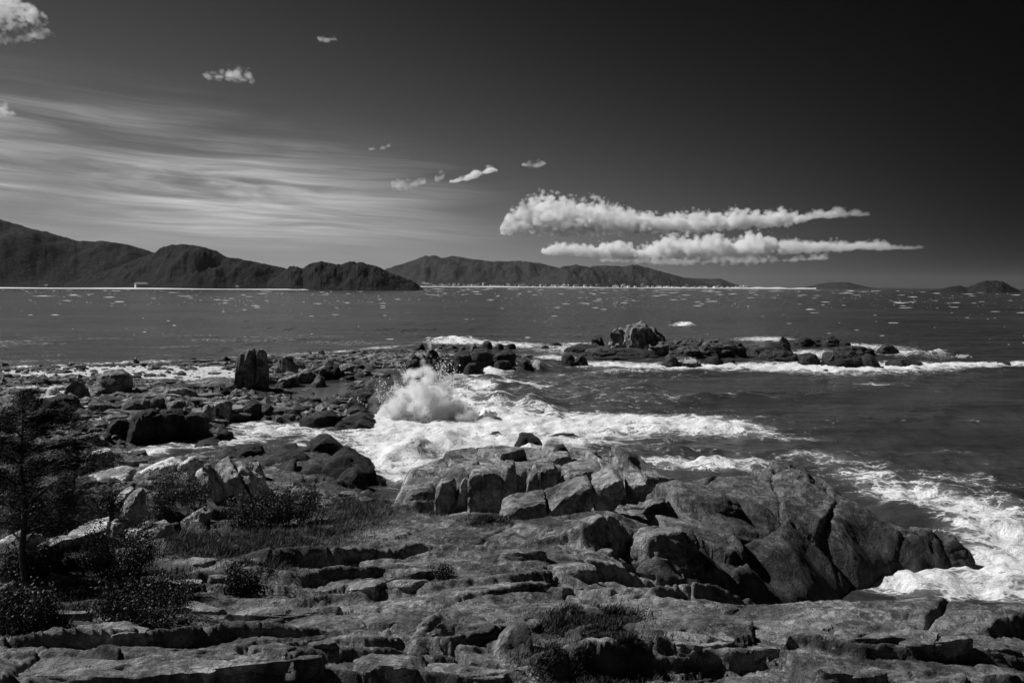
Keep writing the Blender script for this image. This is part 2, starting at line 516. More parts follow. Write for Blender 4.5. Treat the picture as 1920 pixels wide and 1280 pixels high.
def ground_h(x, y, fine=True):
    b = base_h(x, y)
    px, py = to_px(np.stack([x, y, b], -1))
    soft = np.zeros_like(b)
    for cx, cy, rx, ry in SOFT:
        soft = np.maximum(soft, np.exp(-(((px - cx) / rx) ** 2 + ((py - cy) / ry) ** 2) ** 1.5))
    far = sstep(62, 90, y)
    hard = (1 - soft) * (1 - 0.75 * far)
    # tilted beds: long slabs that drop away from the viewer, broken edges towards the viewer
    w1 = fbm2(x * 0.07 + 3, y * 0.10, 3)
    w2 = fbm2(x * 0.45 + 8, y * 0.45 + 2, 3)
    u = -0.30 * x + 0.95 * y

    def bed(t, k, key):
        idx = np.floor(t)
        f = t - idx
        q = idx.astype(np.int64) & 255
        a_ = CELLR[PERM[q + key], 0] ** 1.8 * sstep(-0.22, 0.30, noise2(x * 0.075 + CELLR[PERM[q], 1] * 90, y * 0.03 + key))
        return a_ * np.where(f < k, f / k, ((1 - f) / (1 - k)) ** 1.25)

    k1 = np.clip(0.0034 * y, 0.05, 0.25)
    k2 = np.clip(0.0078 * y, 0.10, 0.5)
    h = b + hard * (1.15 * bed(u / 3.3 + 0.75 * w1 + 0.09 * w2, k1, 3) - 0.22)
    h = h + hard * 0.42 * bed((u + 0.12 * x) / 1.25 + 1.3 * w1 + 0.22 * w2, k2, 40)
    # blocks between the joints, each tipped a little its own way
    f1, f2, cid, dx, dy = worley(x * 0.12 + w2 * 0.10 + 5, u * 0.21 + w2 * 0.12, True)
    h = h + hard * (0.85 * (CELLR[cid, 2] - 0.5) * dx + 0.75 * (CELLR[cid, 3] - 0.5) * dy + 0.16 * (CELLR[cid, 0] - 0.5))
    h = h + hard * (0.30 * fbm2(x * 0.11, y * 0.15, 3, 0.42) + 0.035 * fbm2(x * 0.9, y * 0.9 + 7, 3))
    hm = np.abs(noise2(x * 0.22 + 2, y * 0.30 + 71)) * 0.75
    h = h + hard * (hm - 0.25) * 0.40
    # long open joints across the beds
    v = 0.90 * x + 0.43 * y + 1.3 * w1 + 0.35 * w2
    for L, key, dep in ((4.6, 17, 0.34), (2.7, 90, 0.20)):
        t = v / L
        r_ = np.round(t)
        on = sstep(0.25, 0.6, CELLR[PERM[(r_.astype(np.int64) & 255) + key], 1]) * sstep(-0.1, 0.2, noise2(x * 0.10 + key, y * 0.10 + r_ * 3.7))
        h = h - hard * dep * on * np.exp(-(np.abs(t - r_) * L / 0.085) ** 2)
    h = h - hard * 0.22 * np.exp(-((f2 - f1) / 0.03) ** 2) * sstep(-0.1, 0.3, noise2(x * 0.09 + 70, y * 0.09))
    if fine:
        g1, g2, gid, gx, gy = worley(x * 0.55 + 0.22 * w2 + 40, u * 0.9 + 0.2 * w2 + 3, True)
        msk = sstep(0.0, 0.4, noise2(x * 0.11 + 50, y * 0.14 + 9))
        h = h + hard * msk * (0.16 * (CELLR[gid, 2] - 0.5) + 0.55 * (CELLR[gid, 1] - 0.5) * gx + 0.45 * (CELLR[gid, 3] - 0.5) * gy - 0.10 * np.exp(-((g2 - g1) / 0.05) ** 2))
        h = h + (0.25 + 0.75 * hard) * (0.045 * fbm2(x * 3.1, y * 3.1, 3, 0.6)) + 0.03 * soft * fbm2(x * 1.2, y * 1.2, 2)
        q1, q2, qid = worley(x * 1.1 + 7, y * 1.1 + 3)
        h = h + far * (1 - soft) * 0.35 * np.sqrt(np.clip(0.5 - q1, 0, 1)) * (CELLR[qid, 1])
    return h


def fan(px0, px1, nc, y0, y1, nr):
    a = np.linspace((px0 - 960) / FPX, (px1 - 960) / FPX, nc)
    yy = np.exp(np.linspace(math.log(y0), math.log(y1), nr))
    Y, Aa = np.meshgrid(yy, a, indexing='ij')
    return Aa * Y, Y


class Field:
    def __init__(self, px0, px1, nc, y0, y1, nr, fn):
        self.a0 = (px0 - 960) / FPX; self.a1 = (px1 - 960) / FPX
        self.l0 = math.log(y0); self.l1 = math.log(y1); self.nc = nc; self.nr = nr
        self.X, self.Y = fan(px0, px1, nc, y0, y1, nr)
        self.Z = fn(self.X.ravel(), self.Y.ravel()).reshape(self.X.shape)

    def __call__(self, x, y):
        i = np.clip((np.log(y) - self.l0) / (self.l1 - self.l0) * (self.nr - 1), 0, self.nr - 1.001)
        j = np.clip((x / y - self.a0) / (self.a1 - self.a0) * (self.nc - 1), 0, self.nc - 1.001)
        ii = np.floor(i).astype(int); jj = np.floor(j).astype(int); fi = i - ii; fj = j - jj
        Z = self.Z
        return (Z[ii, jj] * (1 - fi) * (1 - fj) + Z[ii + 1, jj] * fi * (1 - fj) + Z[ii, jj + 1] * (1 - fi) * fj + Z[ii + 1, jj + 1] * fi * fj)


Y_SPLIT = 72.0
F_NEAR = Field(-280, 2200, 800, 15.5, Y_SPLIT, 600, ground_h)
F_FAR = Field(-280, 1120, 420, Y_SPLIT, 300.0, 280, ground_h)


def ground(x, y):
    x = np.asarray(x, float); y = np.asarray(y, float)
    return np.where(y < Y_SPLIT, F_NEAR(x, y), F_FAR(x, y))


def hit(px, py, zmin=-9.0):
    """where the sight line through a pixel meets the ground (or the water)"""
    d = ray(px, py)
    ts = np.exp(np.linspace(math.log(11), math.log(330), 1500)) / d[1]
    x = d[0] * ts; y = d[1] * ts; z = CAM_H + d[2] * ts
    g = np.maximum(ground(x, y), zmin)
    k = np.argmax(z < g)
    if not (z < g).any():
        k = -1
    return np.array([x[k], y[k], g[k]])


def field_object(name, F, mat):
    V = np.stack([F.X, F.Y, F.Z], -1).reshape(-1, 3)
    return link(name, mesh_from(name, V, grid_faces(F.nr, F.nc)), mat)


def ground_mat(name, soft_v, rockmat_args):
    m = rock_mat(name, *rockmat_args[0], **rockmat_args[1])
    T = NT(m.node_tree)
    bs = next(n for n in m.node_tree.nodes if n.type == 'BSDF_PRINCIPLED')
    colsock = bs.inputs['Base Color'].links[0].from_socket
    at = T.n('ShaderNodeAttribute', attribute_name='soil')
    pos = T.n('ShaderNodeNewGeometry').outputs['Position']
    n = T.noise(pos, 1.4, 8.0, 0.7)
    f = T.mapr(T.m('ADD', at.outputs['Fac'], T.m('MULTIPLY', T.m('SUBTRACT', n, 0.5), 0.9)), 0.40, 0.60)
    sv = T.m('MULTIPLY', T.mapr(n, 0.3, 0.7, 0.6, 1.4), soft_v)
    mx = T.n('ShaderNodeMix', data_type='RGBA', ins={0: f})
    T.put(mx, 6, colsock); T.put(mx, 7, T.grey(sv))
    T.put(bs, 'Base Color', mx.outputs[2])
    return m


def soil_attr(o, F, blobs):
    px, py = to_px(np.stack([F.X, F.Y, F.Z], -1).reshape(-1, 3))
    s = np.zeros(px.shape)
    for cx, cy, rx, ry in blobs:
        s = np.maximum(s, np.exp(-(((px - cx) / rx) ** 2 + ((py - cy) / ry) ** 2) ** 1.5))
    at = o.data.attributes.new('soil', 'FLOAT', 'POINT')
    at.data.foreach_set('value', s.astype(np.float32))


M['bedrock'] = ground_mat('bedrock', 0.075, ((0.042, 0.175, 0.46), dict(lichen=0.24, foot=1.0)))
M['shore'] = ground_mat('shore', 0.62, ((0.03, 0.09, 0.24), dict(lichen=0.16, foot=0.5)))
TURF = [(670, 955, 80, 40), (500, 1015, 170, 30), (420, 1030, 120, 22), (350, 960, 170, 40), (100, 990, 160, 60), (230, 1090, 190, 50),
        (60, 1140, 120, 40), (1100, 1165, 110, 30), (1110, 1245, 130, 45), (905, 975, 60, 16), (800, 1080, 60, 10)]
bedrock = field_object('bedrock', F_NEAR, M['bedrock'])
set_props(bedrock, 'grey layered bedrock shelf stepping down to the cove', None, kind='structure')
soil_attr(bedrock, F_NEAR, TURF)
SANDS = [(300, 700, 190, 11), (220, 690, 150, 7), (90, 735, 110, 14), (160, 775, 90, 14), (240, 782, 40, 7), (420, 712, 90, 10), (60, 700, 90, 8), (330, 690, 120, 5), (120, 760, 70, 10)]
shore = field_object('rocky_shore', F_FAR, M['shore'])
set_props(shore, 'low rocky shore with pale sand between the boulders', None, kind='structure')
soil_attr(shore, F_FAR, SANDS)


# ------------------------------------------------------------------ sea
FOAM = [  # px, py, rx, ry, amount, tilt (rise of the patch per px to the right)
    (800, 765, 95, 48, 1.25, 0), (760, 800, 70, 40, 1.15, 0), (900, 792, 190, 26, 1.1, .03), (1000, 800, 250, 24, 1.0, .03),
    (1120, 790, 200, 16, 0.9, .02), (1290, 800, 150, 17, 0.95, .05), (1400, 812, 100, 10, 0.6, .12), (1480, 822, 120, 8, 0.40, .1),
    (730, 850, 75, 45, 0.86, 0), (770, 885, 90, 26, 0.88, -.12), (850, 835, 120, 26, 1.05, 0), (960, 835, 120, 22, 0.9, 0), (690, 830, 50, 40, .7, 0),
    (500, 805, 110, 15, 0.95, 0), (400, 832, 110, 12, 0.85, -.1), (270, 850, 60, 9, 0.95, -.1), (620, 822, 70, 20, 0.75, 0), (560, 838, 60, 8, .6, 0),
    (1330, 876, 120, 13, 1.0, .05), (1230, 868, 70, 9, .7, 0), (1080, 835, 110, 9, 0.7, 0), (1150, 828, 200, 14, 0.38, 0),
    (1720, 938, 130, 26, 0.80, .15), (1830, 965, 130, 32, 0.76, .1), (1900, 1010, 130, 40, 0.80, 0), (1880, 1060, 130, 36, 0.92, 0), (1690, 1085, 110, 26, 1.12, 0),
    (1830, 1100, 140, 28, 0.95, 0), (1980, 1080, 120, 60, .9, 0), (1640, 905, 120, 20, 0.52, .2), (1800, 900, 170, 18, 0.46, .1), (1560, 870, 140, 16, 0.42, .1),
    (1230, 688, 150, 7, 0.9, 0), (1130, 684, 80, 6, .85, 0), (1400, 690, 180, 8, 1.05, 0), (1560, 690, 140, 11, 1.05, .03), (1680, 690, 110, 10, 1.05, 0),
    (1800, 687, 130, 6, 1.0, -.02), (1920, 683, 120, 6, .9, -.02), (1520, 664, 60, 9, .9, 0), (1620, 650, 110, 6, 0.75, .05), (1710, 664, 90, 8, .75, .05), (1430, 636, 60, 5, .85, 0),
    (1560, 700, 160, 7, .5, .02), (1640, 722, 60, 5, .5, 0), (1060, 655, 70, 10, 0.75, 0), (1080, 645, 50, 4, .6, 0), (1040, 672, 50, 6, .8, 0), (1280, 610, 30, 2.5, .9, 0),
    (850, 637, 45, 3.2, 1.2, -.02), (880, 643, 90, 4, 0.95, 0), (960, 648, 70, 6, 0.8, 0), (720, 652, 60, 3, 0.7, -.06), (600, 662, 90, 3.2, 0.65, -.06),
    (480, 669, 60, 3, .65, -.04), (260, 680, 140, 3.5, 0.7, -.03), (80, 688, 80, 3.5, 0.75, -.03),
    (900, 702, 55, 7, 1.0, 0), (960, 690, 45, 7, 0.8, 0), (990, 727, 55, 5, 0.75, .04), (900, 730, 40, 6, .7, .1), (1050, 705, 90, 6, .45, 0), (1180, 700, 120, 4, .45, 0),
    (1100, 730, 180, 16, 0.20, 0), (1290, 740, 250, 12, 0.08, 0), (1700, 760, 200, 30, .1, 0), (1800, 855, 60, 8, .35, 0), (950, 755, 110, 6, .42, .08), (1000, 770, 120, 4, .5, .05),
]
RIDGES = [  # swell lines in the bay: px0,py0,px1,py1, height m, half width px(rows)
    (800, 742, 1040, 768, 1.1, 11), (840, 716, 1010, 742, 0.9, 8), (880, 697, 1040, 690, 0.8, 5), (720, 862, 860, 820, 0.8, 12),
    (1100, 698, 1420, 700, 0.5, 6), (1150, 790, 1420, 812, 0.45, 8), (1000, 836, 1350, 850, 0.35, 8), (1600, 900, 1920, 940, 0.5, 12), (1640, 960, 1920, 1010, .6, 18),
    (1000, 745, 1500, 752, .35, 9), (1300, 780, 1900, 800, .35, 12), (900, 722, 1250, 726, .4, 6), (1100, 760, 1700, 730, .3, 8), (1450, 850, 1920, 870, .4, 12), (1500, 700, 1900, 690, .5, 5), (1300, 872, 1480, 884, .5, 8), (1260, 609, 1300, 612, 1.0, 2), (800, 638, 890, 636, 0.9, 2.5), (1700, 668, 1790, 665, 1.0, 3.5)]


def seg_mask(px, py, x0, y0, x1, y1, hw):
    t = np.clip((px - x0) / (x1 - x0), 0, 1)
    yy = y0 + (y1 - y0) * t + 3 * np.sin(px * 0.021 + x0)
    endf = sstep(-0.12, 0.12, (px - x0) / (x1 - x0)) * sstep(1.12, 0.88, (px - x0) / (x1 - x0))
    d = (py - yy) / hw
    return np.exp(-d * d) * endf, d


nr, nc = 400, 540
X1, Y1 = fan(-380, 2300, nc, 29.0, 900.0, nr)
yy2 = np.exp(np.linspace(math.log(900.0), math.log(30000.0), 70))[1:]
a = np.linspace((-380 - 960) / FPX, (2300 - 960) / FPX, nc)
Y2, A2_ = np.meshgrid(yy2, a, indexing='ij')
X = np.concatenate([X1, A2_ * Y2]).ravel(); Y = np.concatenate([Y1, Y2]).ravel()
nr += len(yy2)
px, py = to_px(np.stack([X, Y, np.zeros_like(X)], -1))
foam = np.zeros_like(X)
for cx, cy, rx, ry, am, sl in FOAM:
    q = ((px - cx) / rx) ** 2 + ((py - cy - sl * (px - cx)) / ry) ** 2
    foam = np.maximum(foam, am * np.exp(-q * 0.85)) + 0.25 * am * np.exp(-q) * (foam > 0.05)
Zs = np.zeros_like(X)
nearf = 1 - sstep(300, 900, Y)
wd = [(0.90, -0.44, 9.0, 0.10), (0.98, -0.2, 5.3, 0.07), (0.75, -0.66, 14.0, 0.13), (1.0, 0.1, 3.1, 0.04)]
for dx, dy, L, Aw in wd:
    ph = (X * dx + Y * dy) / L * 2 * np.pi + 2.2 * noise2(X / L / 3.0, Y / L / 3.0)
    s = np.sin(ph)
    Zs += Aw * (1 - np.abs(s)) * 1.4 * nearf * (0.6 + 0.8 * noise2(X / 30 + 9, Y / 30))
for x0, y0, x1, y1, hh, hw in RIDGES:
    mk, d = seg_mask(px, py, x0, y0, x1, y1, hw)
    Zs += 1.5 * hh * mk * (0.8 + 0.5 * noise2(X * 0.25, Y * 0.25))
    foam = np.maximum(foam, foam + 0.35 * mk * (noise2(X * 0.3 + 7, Y * 0.3) + 0.25))
inbay = sstep(30, 60, Y) * (1 - sstep(170, 240, Y))
Zs += np.clip(foam, 0, 1) * (0.48 * fbm2(X * 0.30, Y * 0.30, 4, 0.55) + 0.10)
bay = (1 - sstep(230, 420, Y)) * sstep(-0.35, 0.5, fbm2(X * 0.03 + 4, Y * 0.05, 3)) * np.clip(1.15 - (px - 900) / 1300, 0.35, 1)
foam = np.maximum(foam, 0.38 * bay)
sea2 = sstep(230, 400, Y) * sstep(0.0, 0.6, fbm2(X * 0.012 + 4, Y * 0.03, 3)) * (1 - sstep(1200, 3000, Y))
foam = np.maximum(foam, 0.20 * sea2)
foam = np.clip(foam, 0, 1.4)


def sea_mat():
    m, T = new_mat('sea_water')
    pos = T.n('ShaderNodeNewGeometry').outputs['Position']
    at = T.n('ShaderNodeAttribute', attribute_name='foam').outputs['Fac']
    # long torn streaks of foam drawn out across the wind
    wn = T.n('ShaderNodeTexNoise', ins={'Vector': pos, 'Scale': 0.22, 'Detail': 4.0})
    wp = T.n('ShaderNodeVectorMath', operation='MULTIPLY_ADD', ins={0: wn.outputs['Color'], 1: (3.0, 3.0, 0.0), 2: pos}).outputs[0]
    n1 = T.noise(T.vmul(wp, (0.40, 0.62, 0.0)), 1.0, 9.0, 0.66, 0.5)
    vo = T.n('ShaderNodeTexVoronoi', feature='DISTANCE_TO_EDGE', ins={'Vector': T.vmul(wp, (0.62, 1.0, 0.0)), 'Scale': 0.75})
    lace = T.mapr(vo.outputs['Distance'], 0.0, 0.30, 1.0, 0.0)
    vo2 = T.n('ShaderNodeTexVoronoi', feature='DISTANCE_TO_EDGE', ins={'Vector': T.vmul(wp, (1.0, 1.4, 0.0)), 'Scale': 1.9})
    lace2 = T.mapr(vo2.outputs['Distance'], 0.0, 0.30, 1.0, 0.0)
    pat = T.m('ADD', T.m('MULTIPLY', T.mapr(n1, 0.28, 0.72, 0.0, 1.0, smooth=False), 0.50), T.m('ADD', T.m('MULTIPLY', lace, 0.26), T.m('MULTIPLY', lace2, 0.24)))
    thr = T.m('SUBTRACT', 0.98, T.m('MULTIPLY', at, 0.74))
    f = T.mapr(T.m('SUBTRACT', pat, thr), -0.04, 0.30)
    f = T.m('MULTIPLY', f, T.mapr(at, 0.02, 0.12))
    mist = T.m('MULTIPLY', T.mapr(at, 0.2, 1.1), 0.34)       # milky, aerated water round the foam
    # open-sea streaks
    s1 = T.noise(T.vmul(pos, (0.035, 0.11, 0.0)), 1.0, 7.0, 0.7, 0.3)
    big = T.noise(T.vmul(pos, (0.004, 0.009, 0.0)), 1.0, 3.0, 0.5)
    wat = T.m('ADD', 0.034, T.m('MULTIPLY', T.mapr(big, 0.35, 0.65), 0.016))
    wat = T.m('MULTIPLY', wat, T.mapr(s1, 0.32, 0.68, 0.62, 1.42))
    wat = T.m('ADD', wat, T.m('MULTIPLY', mist, 0.5))
    h = T.m('ADD', T.m('MULTIPLY', T.noise(T.vmul(pos, (0.9, 1.2, 0.0)), 1.0, 8.0, 0.62, 0.2), 0.55), T.m('MULTIPLY', T.noise(T.vmul(pos, (0.10, 0.26, 0.0)), 1.0, 5.0, 0.6), 3.2))
    bp = T.n('ShaderNodeBump', ins={'Height': h, 'Strength': 0.8, 'Distance': 0.5})
    wb = T.n('ShaderNodeBsdfPrincipled', ins={'Base Color': T.grey(wat), 'Roughness': 0.22, 'IOR': 1.33, 'Normal': bp.outputs[0]})
    fh = T.m('ADD', T.m('MULTIPLY', n1, 1.6), T.m('MULTIPLY', T.noise(T.vmul(wp, (2.0, 2.6, 0.0)), 1.0, 6.0, 0.7), 0.7))
    fb = T.n('ShaderNodeBump', ins={'Height': fh, 'Strength': 0.8, 'Distance': 0.55})
    fc = T.mapr(n1, 0.3, 0.65, 0.62, 0.90)
    fo = T.n('ShaderNodeBsdfPrincipled', ins={'Base Color': T.grey(fc), 'Roughness': 0.8, 'Specular IOR Level': 0.2, 'Normal': fb.outputs[0]})
    mx = T.n('ShaderNodeMixShader', ins={0: f, 1: wb.outputs[0], 2: fo.outputs[0]})
    T.n('ShaderNodeOutputMaterial', ins={'Surface': mx.outputs[0]})
    return m


M['sea'] = sea_mat()
sea_me = mesh_from('sea', np.stack([X, Y, Zs], -1), grid_faces(nr, nc))
fa = sea_me.attributes.new('foam', 'FLOAT', 'POINT')
fa.data.foreach_set('value', foam.astype(np.float32))
sea = link('sea', sea_me, M['sea'])
set_props(sea, 'choppy dark sea with white foam in the cove', None, kind='structure')

# whitecaps blown up on the open bay
rw = np.random.default_rng(11)
V = []; Fc = []
for i in range(5200):
    qx = rw.uniform(-150, 2050)
    qy = 541 + 100 * rw.random() ** 2.3 + 0.006 * (qx - 960)
    if qx > 960 and qy > 632 - 0.02 * (qx - 960):
        pass
    wx, wy = at_z(qx, qy, 0.0)
    if rw.random() > 0.25 + 0.9 * float(sstep(-0.25, 0.45, noise2(np.array([qx * 0.012]), np.array([qy * 0.07])))[0]) or (qy > 580 and rw.random() < 0.62):
        continue
    dist = math.hypot(wx, wy)
    if dist > 2150 and qx < 760 or dist > 5200:
        continue
    kk = rw.random() ** 7
    Lw = (0.8 + 20.0 * kk) * (dist / 1500) + 0.4
    if rw.random() < 0.04: Lw *= 2.5
    Hh = (0.07 + 0.26 * kk + 0.10 * rw.random()) * (0.4 + dist / 1300)
    wdt = Hh * 1.7
    n = 5
    b0 = len(V)
    ang = rw.normal(0, 0.12)
    for k in range(n):
        t = k / (n - 1) - 0.5
        hk = Hh * (1 - (2 * abs(t)) ** 1.5 * 0.95) * rw.uniform(0.55, 1.0)
        cx = wx + t * Lw * math.cos(ang); cy = wy + t * Lw * math.sin(ang) + rw.normal(0, 0.15 * Hh)
        V += [(cx, cy - wdt * (1 - abs(t)), -0.05), (cx, cy, hk), (cx, cy + wdt * 0.8, -0.05)]
    for k in range(n - 1):
        q = b0 + 3 * k
        Fc += [(q, q + 3, q + 4, q + 1), (q + 1, q + 4, q + 5, q + 2)]
caps = link('whitecaps', mesh_from('whitecaps', V, np.array(Fc)), M['foam'])
set_props(caps, 'small white breaking crests scattered over the open bay', 'whitecaps', kind='stuff')

# tide pool
pv = []
for k in range(40):
    t = 2 * math.pi * k / 40
    r_ = 1 + 0.14 * math.sin(3 * t + 1) + 0.1 * math.sin(5 * t)
    x_, y_ = at_z(612 + 85 * r_ * math.cos(t) , 737 + 19 * r_ * math.sin(t) - 0.10 * 85 * math.cos(t), 0.30)
    pv.append((x_, y_, 0.30))
pool_m, T = new_mat('pool_water')
pos = T.n('ShaderNodeNewGeometry').outputs['Position']
bp = T.n('ShaderNodeBump', ins={'Height': T.noise(pos, 0.9, 5.0, 0.6), 'Strength': 0.3, 'Distance': 0.15})
bs = T.n('ShaderNodeBsdfPrincipled', ins={'Base Color': (0.085, 0.085, 0.085, 1), 'Roughness': 0.2, 'IOR': 1.33, 'Normal': bp.outputs[0]})
T.n('ShaderNodeOutputMaterial', ins={'Surface': bs.outputs[0]})
pool = link('tide_pool', mesh_from('tide_pool', pv, [list(range(40))]), pool_m)
set_props(pool, 'still shallow tide pool among dark boulders', None, kind='structure')


# ------------------------------------------------------------------ far hills
def hill(name, label, crest, D, W_, mat, seed, rough=1.0, sx_=260):
    cx = np.array([c[0] for c in crest], float); cy = np.array([c[1] for c in crest], float)
    pxs = np.linspace(cx[0], cx[-1], sx_)
    pys = np.interp(pxs, cx, cy)
    P = np.stack([at_y(a_, b_, D) for a_, b_ in zip(pxs, pys)])
    vs = np.concatenate([np.linspace(0, 1, 24), np.linspace(1, 1.7, 6)[1:]])
    Xh = np.tile(P[:, 0][None], (len(vs), 1)); Zc = np.maximum(np.tile(P[:, 2][None], (len(vs), 1)), 0.5)
    Vv = np.tile(vs[:, None], (1, sx_))
    hmax = P[:, 2].max()
    Yh = D - W_ * (1 - Vv) * np.clip(Zc / hmax, 0.15, 1) ** 0.7
    Xh = Xh * (Yh / D)
    prof = np.where(Vv <= 1, np.sin(np.clip(Vv, 0, 1) * np.pi / 2) ** 1.25, np.cos((Vv - 1) / 0.7 * np.pi / 2))
    s = hmax
    gl = fbm2(Xh / s * 1.6 + seed, Yh / s * 0.7 + seed * 2, 4, 0.55)
    amp = 0.20 * np.clip(Vv, 0, 1) * np.clip(1 - np.clip(Vv, 0, 1), 0, 1) * 3.2
    Z = Zc * prof + Zc * amp * gl
    fine = rough * (2.2 * noise2(Xh / 22 + 3, Yh / 22) + 1.6 * noise2(Xh / 9, Yh / 9 + 2) + 2.0 * np.abs(noise2(Xh / 60, Yh / 60)))
    Z = Z + fine * np.clip(Z / 25, 0, 1)
    Z[0] = -4
    Z[-1] = -4
    o = link(name, mesh_from(name, np.stack([Xh, Yh, Z], -1).reshape(-1, 3), grid_faces(len(vs), sx_)), mat)
    set_props(o, label, None, kind='structure')
    return o


hill('hill', 'tall dark forested mountain at the far left', [(-420, 400), (-200, 385), (-60, 392), (0, 412), (40, 423), (90, 438), (120, 448), (145, 455), (190, 453), (240, 459), (290, 474), (340, 480), (420, 500), (520, 522)], 3300, 800, M['forest'], 1.3, 1.2, 520)
hill('hill', 'rounded dark hill behind the long pale beach', [(120, 532), (180, 515), (240, 493), (290, 474), (318, 462), (342, 458), (370, 461), (400, 470), (425, 482), (470, 490), (520, 500), (550, 508), (600, 520), (680, 531)], 2750, 380, M['forest'], 5.1, 1.2, 400)
hill('hill', 'low wooded headland ending the pale beach', [(500, 530), (530, 510), (545, 500), (556, 500), (568, 505), (580, 496), (600, 491), (625, 495), (642, 497), (655, 491), (680, 494), (705, 499), (730, 512), (755, 521), (775, 529), (788, 537), (798, 545)], 2450, 200, M['forest'], 8.7, 1.3, 380)
hill('hill', 'broad grey mountain behind the far town', [(640, 533), (700, 515), (735, 501), (770, 490), (795, 482), (815, 482), (830, 484), (850, 480), (875, 485), (900, 487), (925, 491), (970, 490), (1010, 493), (1060, 505), (1120, 522), (1180, 534)], 9000, 1600, M['forest_far'], 2.2, 1.0, 300)
hill('hill', 'darker rounded hill above the middle of the far town', [(960, 534), (1010, 518), (1040, 506), (1060, 499), (1078, 497), (1100, 500), (1130, 508), (1165, 520), (1210, 534)], 7400, 900, M['forest_far'], 3.9, 1.0, 220)
hill('hill', 'long grey ridge behind the right end of the town', [(1080, 520), (1110, 499), (1135, 498), (1165, 501), (1188, 497), (1215, 502), (1250, 512), (1290, 522), (1330, 533), (1360, 537)], 8200, 1100, M['forest_far'], 6.4, 1.0, 220)
hill('hill', 'faint farthest hill right of the grey ridge', [(1200, 536), (1250, 524), (1290, 521), (1330, 523), (1350, 522), (1370, 530), (1395, 538)], 11500, 1200, M['forest_far'], 7.7, 1.0, 160)
hill('hill', 'low flat island left of the two on the right', [(1498, 540), (1515, 537), (1535, 532), (1560, 529), (1590, 529), (1610, 534), (1635, 539), (1660, 542)], 8000, 900, M['forest_far'], 9.3, 0.8, 160)
hill('hill', 'dark rocky island at the right edge', [(1735, 548), (1760, 543), (1785, 537), (1800, 536), (1815, 539), (1830, 532), (1850, 526), (1880, 528), (1895, 536), (1912, 545), (1935, 549), (1960, 552)], 3200, 200, M['forest'], 4.4, 0.8, 200)


def beach(name, label, px0, px1, D0, D1, depth, zt, seed):
    n = 120
    Vb = []
    for i in range(n):
        t = i / (n - 1)
        D = D0 + (D1 - D0) * t
        p = at_y(px0 + (px1 - px0) * t, 540, D)
        w = 0.75 + 0.4 * math.sin(t * 17 + seed) * math.sin(t * 7.3)
        for k, (dy, z) in enumerate(((-depth, -0.6), (-depth * 0.5, zt * 0.35), (0, zt * w), (depth * 0.9, zt * 0.7 * w))):
            Vb.append((p[0] * (D + dy) / D, D + dy, z))
    o = link(name, mesh_from(name, Vb, grid_faces(n, 4)), M['far_sand'])
    set_props(o, label, None, kind='structure')


beach('far_beach', 'long thin white beach below the left hills', -420, 700, 2080, 2330, 40, 3.2, 1)
beach('far_beach', 'thin white beach in front of the far town', 785, 1420, 5900, 6300, 120, 7.0, 4)
beach('sand_dunes', 'pale dunes at the right end of the far beach', 1370, 1530, 6300, 6400, 150, 13.0, 2)


# ------------------------------------------------------------------ rocks
ICO = {}


def ico(sub):
    if sub not in ICO:
        bm = bmesh.new()
        bmesh.ops.create_icosphere(bm, subdivisions=sub, radius=1.0)
        v = np.array([q.co[:] for q in bm.verts]); f = np.array([[w.index for w in p.verts] for p in bm.faces])
        bm.free()
        ICO[sub] = (v / np.linalg.norm(v, axis=1)[:, None], f)
    return ICO[sub]


def hull_shape(planes, dims, sub, p, rng, rough, freq, flute=0.0, cuts=0, blocky=0.0, bfreq=1.5):
    """rounded intersection of half spaces (n, d), worn with noise"""
    D0, F = ico(sub)
    D = D0 * np.asarray(dims)
    D = D / np.linalg.norm(D, axis=1)[:, None]
    s = 0
    for n, d in planes:
        s = s + np.clip(D @ np.asarray(n) / d, 0, None) ** p
    r = s ** (-1.0 / p)
    V = D * r[:, None]
    for k in range(cuts):
        n = rand_unit(rng)
        n = n / np.asarray(dims); n = n / np.linalg.norm(n)
        d = float((V @ n).max()) * rng.uniform(0.68, 0.92)
        s = s + np.clip(D @ n / d, 0, None) ** p
    if cuts:
        V = D * (s ** (-1.0 / p))[:, None]
    off = rng.uniform(0, 200, 3)
    size = float(np.mean(dims))
    q = V / size * freq + off
    dn = fbm3(q, 5, 0.55) * rough
    # cracks and bedding
    bed = np.sin((V[:, 2] * 0.9 + V[:, 0] * 0.25) / size * freq * 3.1 + 2.5 * noise3(q * 0.7)) 
    dn = dn - rough * 0.45 * np.clip(bed - 0.82, 0, 1) * 5
    if blocky:
        wq = V / size * np.array([0.8, 0.8, 1.5]) * bfreq + 0.35 * noise3(q)[:, None] + off
        f1, f2, cid = worley3(wq)
        dn = dn + blocky * ((CELLR[cid, 3] - 0.6) * 1.3 - 0.7 * np.exp(-((f2 - f1) / 0.09) ** 2))
    if flute:
        a_ = np.arctan2(V[:, 1], V[:, 0])
        fl = noise3(np.stack([np.cos(a_) * 4.5, np.sin(a_) * 4.5, V[:, 2] / size * 0.25], 1) + off)
        dn = dn + flute * fl
    V = V + D * (dn * size)[:, None]
    return V, F


def rand_unit(rng):
    v = rng.normal(size=3)
    return v / np.linalg.norm(v)


